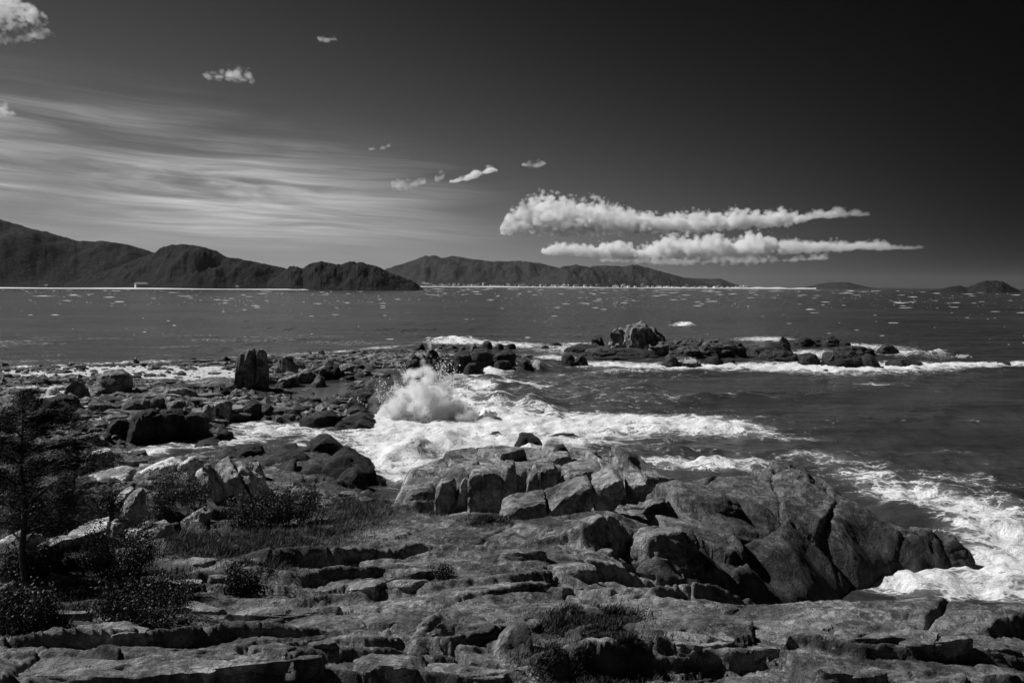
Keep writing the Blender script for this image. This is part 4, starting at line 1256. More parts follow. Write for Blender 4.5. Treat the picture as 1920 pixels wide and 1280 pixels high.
def lying_slab(name, box, mat, parent, fr=0.38, sub=5, p=70, rough=0.025):
    """a bed of rock lying on the shelf, its broken edge towards the viewer"""
    SEEDC[0] += 1
    rng = np.random.default_rng(SEEDC[0])
    x0, x1, y0, y1 = box
    b = hit((x0 + x1) / 2, y1)
    wm = (x1 - x0) / FPX * b[1] / 2
    hm = (y1 - y0) / FPX * b[1]
    th = min(fr * hm, 0.42 * wm) / 2 + 0.12
    dp = (1 - fr) * hm * b[1] / (CAM_H - b[2]) / 2 * 0.9
    pl = []
    top = np.array([rng.normal(0.03, 0.07), rng.normal(0.10, 0.06), 1.0])
    pl.append((top / np.linalg.norm(top), th))
    pl.append((np.array([0, 0, -1.0]), th * 2.5))
    nside = 7
    for k in range(nside):
        a_ = 2 * math.pi * (k + rng.uniform(-0.3, 0.3)) / nside
        n = np.array([math.cos(a_) / wm, math.sin(a_) / dp, 0.0])
        n = n / np.linalg.norm(n)
        d = math.hypot(n[0] * wm, n[1] * dp) * rng.uniform(0.82, 1.0)
        n = n + np.array([0, 0, rng.uniform(0.02, 0.4)])
        pl.append((n / np.linalg.norm(n), d))
    V, F = hull_shape(pl, (wm, dp, th), sub, p, rng, 0.0, 1.0, 0.0, 4, 0.06, 2.6)
    # wear: relief in metres
    q = V * 0.55 + rng.uniform(0, 99, 3)
    dn = rough * 5 * fbm3(q, 5, 0.55)
    V = V + np.array([0, 0, 1.0]) * (dn * 0.5)[:, None] + V / np.linalg.norm(V, axis=1)[:, None] * (dn * 0.6)[:, None]
    c = math.cos(0.22); s_ = math.sin(0.22)
    yaw = rng.normal(0.12, 0.12)
    Rm = np.array([[math.cos(yaw), -math.sin(yaw), 0], [math.sin(yaw), math.cos(yaw), 0], [0, 0, 1]])
    V = V @ Rm.T
    loc = np.array([b[0], b[1] + dp * 0.95, 0.0])
    gz = float(ground(loc[0], loc[1]))
    loc[2] = 0.5 * gz + 0.5 * b[2] - th * 0.12
    me = mesh_from(name, V, F)
    me.set_sharp_from_angle(angle=R(32))
    return link(name, me, mat, parent, loc)


for box, kd in SLABS:
    big = (box[1] - box[0]) > 110
    if kd in ('slab', 'dome', 'block'):
        lying_slab('rock_slab', box, M['rock'], bedrock, fr=0.5 if kd == 'block' else 0.34, sub=5 if (box[1] - box[0]) > 150 else 4)
    else:
        px_rock('rock_slab', box, kd, M['rock'], parent=bedrock, ratio=0.75, sub=5 if big else 4, yaw=RB.uniform(-0.1, 0.5), lean=0.8, p=34, rough=0.035, freq=2.2, cuts=5)
RSL = np.random.default_rng(5)
for k in range(9):
    qx = RSL.uniform(380, 1900); qy = RSL.uniform(990, 1260)
    if qx > 1080 and qy < 1125 or abs(qx - 1110) < 120 and qy > 1130:
        continue
    sc_ = (qy - 534) / 740
    w_ = RSL.uniform(60, 260) * sc_ * 1.6
    lying_slab('rock_slab', (qx - w_ / 2, qx + w_ / 2, qy - w_ * RSL.uniform(0.10, 0.18), qy), M['rock'], bedrock, fr=0.3, sub=4)

RSH = np.random.default_rng(15)
k = 0
while k < 46:
    qx = RSH.uniform(20, 960); qy = RSH.uniform(max(655, 694 - 0.045 * qx), 790 if qx < 690 else 688)
    if abs(qx - 612) < 95 and abs(qy - 737) < 26:
        continue
    if hit(qx, qy)[2] < 0.15:
        continue
    w_ = RSH.uniform(40, 130) * (qy - 534) / 200
    lying_slab('rock_slab', (qx - w_ / 2, qx + w_ / 2, qy - w_ * RSH.uniform(0.12, 0.25), qy), M['rock_dark' if RSH.random() < 0.45 else 'rock_shore'], shore, fr=0.5, sub=3, rough=0.05)
    k += 1

# loose boulders strewn over the shore: one individual each, sharing a few shapes
VAR = [generic_rock(500 + k, sub=3) for k in range(9)]
VARD = []
for me in VAR:
    m2 = me.copy(); m2.materials.append(M['rock_dark']); VARD.append(m2)
    me.materials.append(M['rock_shore'])
RS = np.random.default_rng(21)


def strew(n, x0, x1, y0f, y1f, smin, smax, label, group, dark=0.4, bias=2.2, flat=0.6):
    k = 0; tries = 0
    while k < n and tries < n * 12:
        tries += 1
        qx = RS.uniform(x0, x1)
        qy = RS.uniform(y0f(qx), y1f(qx))
        p_ = hit(qx, qy)
        if p_[2] < -0.25:
            continue
        s_ = smin + (smax - smin) * RS.random() ** bias
        me = (VARD if RS.random() < dark else VAR)[RS.integers(9)]
        o = link('boulder', me)
        o.scale = (s_ * RS.uniform(0.8, 1.5), s_ * RS.uniform(0.8, 1.2), s_ * RS.uniform(0.5, 1.0) * (0.7 + flat * 0.4))
        o.rotation_euler = (RS.normal(0, 0.22), RS.normal(0, 0.22), RS.uniform(0, 6.28))
        o.location = (p_[0], p_[1], p_[2] + 0.18 * s_)
        set_props(o, label, 'boulder', group)
        k += 1


strew(58, 0, 740, lambda x: 687 - 0.05 * x, lambda x: 702 - 0.045 * x, 0.35, 1.1, 'one of the many small dark boulders along the far waterline of the shore', 'boulders along the far waterline', 0.5)
strew(48, 500, 760, lambda x: 672, lambda x: 715, 0.4, 1.3, 'loose boulder in the field between the pinnacle and the spit', 'boulders between pinnacle and spit', 0.45)
strew(32, 0, 450, lambda x: 700, lambda x: 745, 0.3, 1.0, 'loose boulder on the pale sand flat left of the pinnacle', 'boulders on the sand flat', 0.35)
strew(42, 330, 660, lambda x: 742, lambda x: 792, 0.35, 1.1, 'loose boulder on the dark shore between pinnacle and inlet', 'boulders above the inlet', 0.55)
strew(25, 150, 400, lambda x: 745, lambda x: 780, 0.3, 1.0, 'loose boulder on the shelf above the black ledge wall', 'boulders above the ledge wall', 0.4)
strew(28, 60, 250, lambda x: 800, lambda x: 860, 0.25, 0.8, 'small boulder in the pile at the foot of the black ledge wall', 'boulders below the ledge wall', 0.6)
strew(24, 770, 985, lambda x: 648, lambda x: 668, 0.4, 1.3, 'loose boulder on top of the spit behind the splash', 'boulders on the spit', 0.5)

# rubble too small to pick apart
Vr = []; Fr = []
D2, F2_ = ico(1)
base = 0
for i in range(8000):
    if i < 6400:
        qx = RS.uniform(-100, 1000); qy = RS.uniform(max(648, 688 - 0.05 * qx), 800 if qx < 700 else 690)
    else:
        qx = RS.uniform(-100, 700); qy = RS.uniform(850, 1000) if RS.random() < 0.4 else RS.uniform(780, 860)
    x_, y_ = at_z(qx, qy, 1.2)
    if y_ > 280 or y_ < 15: continue
    z_ = float(ground(x_, y_))
    if z_ < -0.1 or (380 < qx < 740 and 812 < qy < 945): continue
    if i % 4 and any(((qx - a_) / rx_) ** 2 + ((qy - b_) / (ry_ * 1.2)) ** 2 < 0.8 for a_, b_, rx_, ry_ in SANDS): continue
    s_ = 0.18 + 0.95 * RS.random() ** 3
    Vr.append(D2 * (s_ * RS.uniform(0.7, 1.3, 3)) * RS.uniform(0.6, 1.2, (len(D2), 1)) * np.array([1.25, 1.0, 0.7]) + np.array([x_, y_, z_ + 0.03]))
    Fr.append(F2_ + base); base += len(D2)
rub = link('shore_rubble', mesh_from('shore_rubble', np.concatenate(Vr), np.concatenate(Fr), False), M['rock_shore'])
set_props(rub, 'fine stony rubble scattered between the shore boulders', 'rubble', kind='stuff')


# ------------------------------------------------------------------ far town
RT = np.random.default_rng(31)


def house_meshes(w, d, h, r):
    wall = mesh_from('wall', [(-w, -d, -3), (w, -d, -3), (w, d, -3), (-w, d, -3), (-w, -d, h), (w, -d, h), (w, d, h), (-w, d, h)],
                     [(0, 1, 5, 4), (1, 2, 6, 5), (2, 3, 7, 6), (3, 0, 4, 7)], False)
    e = 0.6
    roof = mesh_from('roof', [(-w - e, -d - e, h), (w + e, -d - e, h), (w + e, d + e, h), (-w - e, d + e, h), (-w * 0.9, 0, h + r), (w * 0.9, 0, h + r)],
                     [(0, 1, 5, 4), (2, 3, 4, 5), (1, 2, 5), (3, 0, 4), (3, 2, 1, 0)], False)
    wall.materials.append(M['house_wall']); roof.materials.append(M['house_roof'])
    return wall, roof


HM = [house_meshes(7, 5, 6, 2.5), house_meshes(9, 6, 9, 2.5), house_meshes(5, 5, 5, 2.2), house_meshes(11, 6, 6, 3)]


def house(px_, D, z, kind, label, group, sc=1.0):
    p_ = at_y(px_, 536, D)
    e = empty('house', (p_[0], D, z))
    e.scale = (sc, sc, sc)
    e.rotation_euler = (0, 0, RT.normal(0, 0.5))
    set_props(e, label, 'house', group)
    link('wall', HM[kind][0], None, e); link('roof', HM[kind][1], None, e)
    return e


for k in range(150):
    qx = 792 + (1400 - 792) * RT.random()
    back = RT.random() ** 2
    house(qx, 6050 + 300 * (qx - 790) / 600 + 250 * back, 4 + 16 * back, RT.integers(4), 'tiny white house in the town strung along the far beach', 'houses of the far town', RT.uniform(0.7, 1.5))
# the larger white hotel at the left end of the town
p_ = at_y(801, 532, 6000)
hot = empty('hotel', (p_[0], 6000, 3)); set_props(hot, 'larger white building with stepped towers at the left end of the far town', 'building')
for (x0, x1, h) in ((-40, 42, 16), (-38, -14, 33), (-6, 12, 27), (18, 34, 22)):
    me = mesh_from('wall', [(x0, -9, -3), (x1, -9, -3), (x1, 9 + h * 0.1, -3), (x0, 9 + h * .1, -3), (x0, -9, h), (x1, -9, h), (x1, 9 + h * .1, h), (x0, 9 + h * .1, h)],
                   [(0, 1, 5, 4), (1, 2, 6, 5), (2, 3, 7, 6), (3, 0, 4, 7), (4, 5, 6, 7)], False)
    link('wall', me, M['house_wall'], hot)
for qx, D, z, lb in ((265, 2330, 5, 'small pale house low on the shore under the rounded hill'), (88, 2300, 4, 'tiny pale house low at the foot of the tall mountain'), (445, 2340, 5, 'tiny pale house by the beach right of the rounded hill'),
                     (584, 2420, 55, 'tiny white house high on the wooded headland')):
    house(qx, D, z, 3 if qx == 265 else 2, lb, None, 1.5 if qx == 265 else 0.9)
# scattered trees standing on the headland's skyline
RTr = np.random.default_rng(8)
Dt, Ft = ico(1)


def far_tree(px_, py_, D, h, label, group):
    p_ = at_y(px_, py_, D)
    e = empty('tree', (p_[0], D, p_[2])); set_props(e, label, 'tree', group)
    link('trunk', mesh_from('trunk', [(-.35, -.3, -3), (.35, -.3, -3), (0, .4, -3), (0, 0, h * 0.7)], [(0, 1, 3), (1, 2, 3), (2, 0, 3)], False), M['trunk'], e)
    Vs = []; Fs = []; b = 0
    for k in range(5):
        r_ = h * RTr.uniform(0.16, 0.28)
        Vs.append(Dt * r_ * RTr.uniform(0.7, 1.2, (len(Dt), 1)) + np.array([RTr.normal(0, h * .14), RTr.normal(0, h * .14), h * RTr.uniform(0.35, 0.95)]))
        Fs.append(Ft + b); b += len(Dt)
    link('crown', mesh_from('crown', np.concatenate(Vs), np.concatenate(Fs), False), M['forest'], e)


for qx, qy, h in ((545, 503, 9), (551, 502, 12), (584, 497, 8), (592, 495, 10), (604, 493, 10), (614, 494, 8), (652, 495, 9), (662, 493, 10), (674, 495, 8), (690, 498, 9), (703, 501, 8), (733, 516, 12), (738, 518, 14), (746, 521, 11), (754, 524, 12), (764, 527, 9), (772, 529, 8)):
    far_tree(qx, qy + 3, 2440, h, 'small dark tree on the skyline of the wooded headland', 'trees on the headland skyline')


# ------------------------------------------------------------------ the viewer's left: tree, shrubs, grass
def tube(path, radii, sides=6):
    P = np.array(path, float); V = []; F = []
    n = len(P)
    for i in range(n):
        t = P[min(i + 1, n - 1)] - P[max(i - 1, 0)]
        t = t / (np.linalg.norm(t) + 1e-9)
        a_ = np.cross(t, [0.31, 0.9, 0.2]); a_ /= np.linalg.norm(a_); b_ = np.cross(t, a_)
        for k in range(sides):
            an = 2 * math.pi * k / sides
            V.append(P[i] + radii[i] * (math.cos(an) * a_ + math.sin(an) * b_))
    for i in range(n - 1):
        for k in range(sides):
            q = i * sides
            F.append((q + k, q + (k + 1) % sides, q + sides + (k + 1) % sides, q + sides + k))
    return np.array(V), F


def join_tubes(ts):
    V = []; F = []; b = 0
    for v, f in ts:
        V.append(v); F += [tuple(i + b for i in q) for q in f]; b += len(v)
    return np.concatenate(V), F


def blades(base, tip, width, rng):
    """thin tapered leaves from base to tip"""
    base = np.asarray(base); tip = np.asarray(tip)
    d = tip - base
    s = np.cross(d, rng.normal(size=d.shape)); s /= (np.linalg.norm(s, axis=1)[:, None] + 1e-9)
    s = s * np.asarray(width)[:, None]
    mid = base + d * 0.45
    V = np.stack([base, mid + s, tip, mid - s], 1).reshape(-1, 3)
    F = np.arange(len(V)).reshape(-1, 4)
    return V, F


def wispy_tree(name, label, base_px, top_px, seed, spread, nb, strands, stems=1):
    rng = np.random.default_rng(seed)
    b = hit(*base_px)
    H = (base_px[1] - top_px[1]) / FPX * b[1]
    e = empty(name, tuple(b)); set_props(e, label, 'tree')
    lean = (top_px[0] - base_px[0]) / FPX * b[1]
    n = 14
    tr = [np.array([lean * (i / (n - 1)) ** 1.3 + 0.10 * math.sin(i * 0.9 + seed), 0.08 * math.cos(i * 0.7), H * i / (n - 1) * 0.93 - (0.4 if i == 0 else 0)]) for i in range(n)]
    r0 = 0.016 * H + 0.02
    v, f = tube(tr, [r0 * (1 - 0.85 * i / (n - 1)) for i in range(n)], 8)
    link('trunk', mesh_from('trunk', v, f), M['trunk'], e)
    Bs = []; Tp = []; Wd = []
    for k in range(nb):
        t0 = 0.22 + 0.76 * (k + rng.random()) / nb
        i = min(int(t0 * (n - 1)), n - 2)
        p0 = tr[i] + (tr[i + 1] - tr[i]) * (t0 * (n - 1) - i)
        az_ = rng.uniform(0, 2 * math.pi)
        L = spread * (1.15 - 0.75 * t0) * rng.uniform(0.55, 1.1)
        up = rng.uniform(0.25, 0.8)
        pts = []
        for j in range(6):
            s = j / 5
            pts.append(p0 + np.array([math.cos(az_) * L * s + 0.25 * L * s * s, math.sin(az_) * L * s, L * (up * s - 0.25 * s * s) + 0.05 * rng.normal()]))
        v, f = tube(pts, [0.32 * r0 * (1 - 0.8 * j / 5) for j in range(6)], 5)
        link('branch', mesh_from('branch', v, f), M['trunk'], e)
        pts = np.array(pts)
        m = int(strands / nb)
        s = rng.random(m) ** 0.6 * 5
        ii = np.minimum(s.astype(int), 4); fr = (s - ii)[:, None]
        q0 = pts[ii] * (1 - fr) + pts[ii + 1] * fr + rng.normal(0, 0.05 * L, (m, 3))
        # clumped into sprays, blown to the right
        cl = rng.normal(0, 0.17, (9, 3))
        q0 = q0 + cl[rng.integers(0, 9, m)] * np.array([1.2, 1.0, 0.8])
        dr = np.array([0.55, 0.05, 0.25]) + rng.normal(0, 0.42, (m, 3)) + 0.35 * np.array([math.cos(az_), math.sin(az_), 0])
        dr /= np.linalg.norm(dr, axis=1)[:, None]
        ln = rng.uniform(0.12, 0.36, m)
        Bs.append(q0); Tp.append(q0 + dr * ln[:, None]); Wd.append(rng.uniform(0.006, 0.013, m))
    v, f = blades(np.concatenate(Bs), np.concatenate(Tp), np.concatenate(Wd), rng)
    link('crown', mesh_from('crown', v, f, False), M['needles'], e)
    return e


wispy_tree('tree', 'dark wind-blown wispy tree at the left edge', (48, 1098), (52, 722), 3, 3.6, 34, 31000)
wispy_tree('tree', 'thin young wispy tree stem right of the dark tree', (128, 990), (158, 800), 9, 1.5, 16, 7000)
wispy_tree('tree', 'low dark wispy tree at the left edge behind the tall one', (-30, 1040), (-20, 760), 12, 3.2, 22, 18000)


def shrub(label, box, seed, n=4200, mat='leaf', leaf=0.11, up=0.8, dark=False, name='shrub', group=None):
    rng = np.random.default_rng(seed)
    x0, x1, y0, y1 = box
    b = hit((x0 + x1) / 2, y1 - 0.12 * (y1 - y0))
    w = (x1 - x0) / FPX * b[1] / 2; h = (y1 - y0) / FPX * b[1] * 1.12
    e = empty(name, tuple(b)); set_props(e, label, 'shrub', group)
    ns = max(10, int(16 * w))
    Bs = []; Tp = []; Wd = []; tubes = []
    for k in range(ns):
        a_ = rng.uniform(0, 2 * math.pi); rr = math.sqrt(rng.random())
        root = np.array([math.cos(a_) * rr * w * 0.65, math.sin(a_) * rr * w * 0.5, -0.1])
        hh = h * (1 - 0.45 * rr ** 2) * rng.uniform(0.7, 1.08)
        tip = root * np.array([1.5, 1.5, 0]) + np.array([0.10 * h, 0, hh])
        root[2] = float(ground(b[0] + root[0], b[1] + root[1])) - b[2] - 0.08
        mid = (root + tip) / 2 + rng.normal(0, 0.05 * h, 3)
        pts = [root, mid, tip]
        tubes.append(tube(pts, [0.022, 0.015, 0.006], 4))
        m = int(n / ns)
        t = 0.12 + 0.9 * rng.random(m) ** 0.75
        q0 = (1 - t)[:, None] ** 2 * root + (2 * t * (1 - t))[:, None] * mid + (t ** 2)[:, None] * tip + rng.normal(0, 0.10 + 0.05 * w, (m, 3))
        dr = rng.normal(0, 0.6, (m, 3)) + np.array([0.1, 0, up])
        dr /= np.linalg.norm(dr, axis=1)[:, None]
        Bs.append(q0); Tp.append(q0 + dr * (leaf * rng.uniform(0.6, 1.3, m))[:, None]); Wd.append(leaf * rng.uniform(0.16, 0.3, m))
    v, f = join_tubes(tubes)
    link('stem', mesh_from('stem', v, f), M['trunk'], e)
    v, f = blades(np.concatenate(Bs), np.concatenate(Tp), np.concatenate(Wd), rng)
    link('foliage', mesh_from('foliage', v, f, False), M[mat], e)


SHRUBS = [((478, 612, 924, 998), 12000, 'leaf', 'big dark bush with upright shoots in the turf hollow'), ((405, 530, 938, 994), 8500, 'leaf', 'lower dark bush adjoining the big one on its left'),
          ((140, 300, 990, 1086), 7000, 'leaf', 'leafy shrub with shiny leaves right of the dark tree trunk'), ((270, 338, 928, 984), 3500, 'leaf', 'small round dense bush between pale boulders'),
          ((265, 385, 880, 940), 4500, 'leaf_pale', 'pale green-grey bush above the round dense bush'), ((420, 492, 880, 935), 3500, 'leaf', 'dark bush growing between the tilted pale strata'),
          ((165, 235, 925, 1000), 4000, 'leaf', 'dark bush left of the pale upright boulder'), ((190, 232, 855, 890), 1800, 'leaf', 'small dark bush by the rounded pale rock'),
          ((-30, 110, 1110, 1190), 5500, 'leaf', 'black mass of low shrub at the bottom left'), ((165, 372, 1100, 1160), 6500, 'leaf', 'wide low dark shrub under the flat dark boulder'),
          ((0, 130, 1030, 1090), 5000, 'leaf', 'dark scrub at the foot of the dark tree'), ((60, 180, 930, 990), 4500, 'leaf', 'dark scrub behind the dark tree'), ((330, 400, 905, 960), 3000, 'leaf', 'small bush in front of the tilted pale strata'),
          ((0, 90, 940, 1005), 4000, 'leaf', 'dark scrub at the left edge on the slope'), ((410, 480, 1080, 1120), 2200, 'leaf', 'small dark shrub left of the ledges in the middle'), ((800, 850, 1062, 1085), 1000, 'leaf', 'tiny dark tuft of shrub on the middle ledges')]
for k, (box, n_, mt, lb) in enumerate(SHRUBS):
    shrub(lb, box, 40 + k, n_, mt)

# turf and dry grass
RG = np.random.default_rng(61)


def grass(name, label, blobs, n, mat, lmin, lmax):
    Bs = []; 
    for cx, cy, rx, ry in blobs:
        k = int(n * rx * ry / sum(q[2] * q[3] for q in blobs))
        qx = cx + RG.normal(0, 0.42, k) * rx; qy = cy + RG.normal(0, 0.42, k) * ry
        h0 = hit(cx, cy)
        xy = at_z(qx, qy, h0[2])
        for it in range(3):
            xy = at_z(qx, qy, ground(xy[:, 0], np.clip(xy[:, 1], 15, 290)))
        z = ground(xy[:, 0], xy[:, 1])
        Bs.append(np.column_stack([xy, z - 0.02]))
    B = np.concatenate(Bs)
    m = len(B)
    nz = noise2(B[:, 0] * 0.9, B[:, 1] * 0.9)
    keep = nz > -0.28
    B = B[keep]; nz = nz[keep]; m = len(B)
    L = RG.uniform(lmin, lmax, m) * (0.7 + 0.8 * np.clip(nz + 0.3, 0, 1))
    dr = RG.normal(0, 0.38, (m, 3)) + np.array([0.35, 0.05, 1.0])
    dr /= np.linalg.norm(dr, axis=1)[:, None]
    v, f = blades(B, B + dr * L[:, None], RG.uniform(0.008, 0.018, m), RG)
    o = link(name, mesh_from(name, v, f, False), mat)
    set_props(o, label, 'grass', kind='stuff')


grass('dry_grass', 'pale dry grass in the hollow between the big bush and the outcrop', [(670, 955, 85, 42), (500, 1012, 160, 22), (420, 1030, 130, 20), (610, 1000, 60, 18), (350, 1010, 60, 14)], 30000, M['grass'], 0.18, 0.45)
grass('grass_patch', 'dark tufted grass filling the rock hollows at the bottom middle', [(1105, 1165, 105, 28), (1105, 1245, 125, 42)], 22000, M['grass_dark'], 0.10, 0.28)
grass('grass_tufts', 'grass growing in a cleft below the long rock beam', [(905, 976, 60, 14), (820, 950, 40, 10)], 5000, M['grass'], 0.15, 0.4)
grass('ground_cover', 'dark ground cover on the left slope under the tree', [(150, 1000, 190, 60), (180, 1110, 200, 45), (60, 1170, 110, 30), (480, 1060, 90, 25), (320, 920, 120, 40), (20, 1100, 120, 60)], 30000, M['grass_dark'], 0.15, 0.4)


# ------------------------------------------------------------------ people
def skin_mesh(name, joints, bones, radii, mat, parent, sub=1):
    me = bpy.data.meshes.new(name)
    me.from_pydata(joints, bones, [])
    o = bpy.data.objects.new(name, me); COL.objects.link(o)
    md = o.modifiers.new('skin', 'SKIN')
    for i, r_ in enumerate(radii):
        sv = me.skin_vertices[0].data[i]
        sv.radius = (r_, r_) if not isinstance(r_, tuple) else r_
        sv.use_root = (i == 0)
    ss = o.modifiers.new('sub', 'SUBSURF'); ss.levels = sub; ss.render_levels = sub
    dg = bpy.context.evaluated_depsgraph_get()
    nm = bpy.data.meshes.new_from_object(o.evaluated_get(dg))
    bpy.data.objects.remove(o)
    nm.name = name
    nm.materials.clear()
    nm.polygons.foreach_set('use_smooth', np.ones(len(nm.polygons), bool))
    return link(name, nm, mat, parent)


def person(label, loc, rz, sitting=False):
    e = empty('person', loc); e.rotation_euler = (0, 0, rz); set_props(e, label, 'person')
    if not sitting:
        hip = 0.92
        J = [(0, 0, hip), (0, 0, 1.15), (0, 0, 1.40), (0, 0, 1.50), (0, .02, 1.60), (0, .02, 1.70),
             (-.19, 0, 1.40), (-.24, .08, 1.14), (-.22, .20, 0.92), (.19, 0, 1.40), (.25, -.06, 1.14), (.25, -.12, 0.88),
             (-.10, 0, .88), (-.10, -.10, .48), (-.10, -.32, .10), (-.10, -.22, .03), (.10, 0, .88), (.10, .18, .50), (.10, .20, .09), (.10, .32, .03)]
    else:
        hip = 0.50
        J = [(0, 0, hip), (0, .02, .74), (0, .05, 1.0), (0, .07, 1.10), (0, .10, 1.20), (0, .10, 1.30),
             (-.19, .05, .99), (-.24, .12, .74), (-.14, .36, .62), (.19, .05, .99), (.24, .12, .74), (.14, .36, .62),
             (-.11, .05, .48), (-.12, .46, .52), (-.12, .50, .10), (-.12, .62, .04), (.11, .05, .48), (.12, .46, .52), (.12, .50, .10), (.12, .62, .04)]
    Bn = [(0, 1), (1, 2), (2, 3), (3, 4), (4, 5), (2, 6), (6, 7), (7, 8), (2, 9), (9, 10), (10, 11), (0, 12), (12, 13), (13, 14), (14, 15), (0, 16), (16, 17), (17, 18), (18, 19)]
    Rr = [.14, .13, .14, .06, .10, .08, .07, .05, .035, .07, .05, .035, .095, .065, .045, .04, .095, .065, .045, .04]
    skin_mesh('body', J, Bn, Rr, M['skin'], e, 2)
    g = 1.16
    skin_mesh('shirt', [J[0], J[1], J[2], J[6], J[7], J[9], J[10]], [(0, 1), (1, 2), (2, 3), (3, 4), (2, 5), (5, 6)], [.20, .19, .20, .11, .085, .11, .085], M['shirt'], e, 2)
    skin_mesh('trousers', [J[0], J[12], J[13], J[14], J[16], J[17], J[18]], [(0, 1), (1, 2), (2, 3), (0, 4), (4, 5), (5, 6)], [.17, .13, .10, .075, .13, .10, .075], M['trousers'], e, 2)
    hd = np.array(J[5])
    skin_mesh('hair', [tuple(hd + np.array([0, -.03, -.11])), tuple(hd + np.array([0, -.02, -.01]))], [(0, 1)], [.125, .115], M['hair'], e, 2)


pp = hit(7, 723)
person('walking person in a light shirt and dark trousers at the far left of the shore', tuple(pp), R(-60))
pp = hit(258, 682)
seat = link('boulder', VAR[3]); seat.location = (pp[0], pp[1] - 0.5, pp[2] + 0.2); seat.scale = (0.7, 0.55, 0.62)
set_props(seat, 'low flat boulder the person in the white shirt sits on', 'boulder')
person('seated person in a white shirt on the stones at the far waterline', (pp[0], pp[1] - 0.6, pp[2] + 0.45), R(120), True)


# ------------------------------------------------------------------ the splash
RP = np.random.default_rng(91)
Dsp = float(at_z(790, 782, 0.0)[1])


def droplets(name, label, specs, n, smin, smax, D):
    pxs = []; pys = []
    tot = sum(q[4] for q in specs)
    for cx, cy, rx, ry, wgt, ang in specs:
        k = int(n * wgt / tot)
        # ragged: jets within the plume
        nj = max(3, int(rx / 5))
        jets = RP.normal(0, 0.5, (nj, 2)); js = RP.uniform(0.10, 0.42, nj)
        ji = RP.integers(0, nj, k)
        a_ = jets[ji, 0] + RP.normal(0, 1, k) * js[ji]; b_ = jets[ji, 1] + RP.normal(0, 1, k) * js[ji] * 1.2
        ca, sa = math.cos(ang), math.sin(ang)
        u = a_ * rx; v = b_ * ry
        pxs.append(cx + ca * u - sa * v); pys.append(cy + sa * u + ca * v)
    qx = np.concatenate(pxs); qy = np.concatenate(pys)
    m = len(qx)
    yy = D + RP.normal(0, 2.0, m)
    d = ray(qx, qy)
    t = yy / d[:, 1]
    P = np.stack([d[:, 0] * t, yy, CAM_H + d[:, 2] * t], 1)
    P = P[P[:, 2] > -0.2]; m = len(P)
    s = smin + (smax - smin) * RP.random(m) ** 4
    tet = np.array([[1, 1, 1], [1, -1, -1], [-1, 1, -1], [-1, -1, 1]]) * 0.6
    V = (P[:, None, :] + tet[None] * s[:, None, None] * RP.uniform(0.6, 1.4, (m, 4, 1))).reshape(-1, 3)
    F = (np.array([[0, 1, 2], [0, 2, 3], [0, 3, 1], [1, 3, 2]])[None] + 4 * np.arange(m)[:, None, None]).reshape(-1, 3)
    o = link(name, mesh_from(name, V, F, True), M['spray'])
    set_props(o, label, 'spray', kind='stuff')




def burst(name, label, jets, D):
    """torn jets of water thrown up from a breaking wave: heavy clots low down, fine drops at the tips"""
    P = []; S = []
    for cx, cy, w, hgt, n, lean in jets:
        for q in range(n):
            x0 = cx + RP.normal(0, w); hh = hgt * RP.uniform(0.25, 1.0) ** 1.2
            sl = lean + RP.normal(0, 0.35)
            m = int(90 + 170 * hh / 60)
            t = RP.random(m) ** 0.85
            arc = hh * (1.55 * t - 0.55 * t * t)
            jx = x0 + sl * arc + 14 * sl * t * t + RP.normal(0, 1, m) * (1.5 + 8.0 * t * RP.uniform(0.3, 1.2))
            jy = cy - arc + RP.normal(0, 1, m) * (1.0 + 4.0 * t)
            yy = D + RP.normal(0, 1.6) + RP.normal(0, 1, m) * (0.2 + 0.6 * t)
            d = ray(jx, jy); tt = yy / d[:, 1]
            P.append(np.stack([d[:, 0] * tt, yy, CAM_H + d[:, 2] * tt], 1))
            S.append((0.02 + 0.07 * (1 - t) ** 1.6 * RP.random(m) + 0.13 * RP.random(m) ** 7))
    P = np.concatenate(P); S = np.concatenate(S)
    kp = P[:, 2] > -0.2
    P = P[kp]; S = S[kp]; m = len(P)
    tet = np.array([[1, 1, 1], [1, -1, -1], [-1, 1, -1], [-1, -1, 1]]) * 0.6
    V = (P[:, None, :] + tet[None] * S[:, None, None] * RP.uniform(0.5, 1.5, (m, 4, 1))).reshape(-1, 3)
    F = (np.array([[0, 1, 2], [0, 2, 3], [0, 3, 1], [1, 3, 2]])[None] + 4 * np.arange(m)[:, None, None]).reshape(-1, 3)
    o = link(name, mesh_from(name, V, F, True), M['spray'])
    set_props(o, label, 'spray', kind='stuff')


burst('sea_spray', 'white burst of spray where a wave hits the black rocks',
      [(800, 784, 22, 112, 8, -0.05), (770, 790, 24, 96, 9, -0.35), (828, 782, 16, 84, 6, 0.35), (745, 798, 16, 72, 7, -0.6), (850, 780, 22, 34, 8, 0.3), (765, 804, 44, 22, 30, 0.0)], Dsp)
droplets('sea_spray', 'small puff of spray at the tip of the spit', [(1004, 682, 8, 9, 1, 0), (1010, 690, 10, 5, 1, 0)], 2500, 0.04, 0.14, float(at_z(1004, 694, 0)[1]))
droplets('sea_spray', 'low spray thrown up by the breaking crest near the dark inner rocks', [(790, 835, 20, 8, 2, 0), (760, 858, 25, 6, 1, -.3), (850, 705, 20, 5, 1, 0), (1800, 670, 16, 3, .6, 0), (1290, 676, 18, 5, 1, 0)], 5000, 0.03, 0.11, float(at_z(780, 850, 0)[1]))


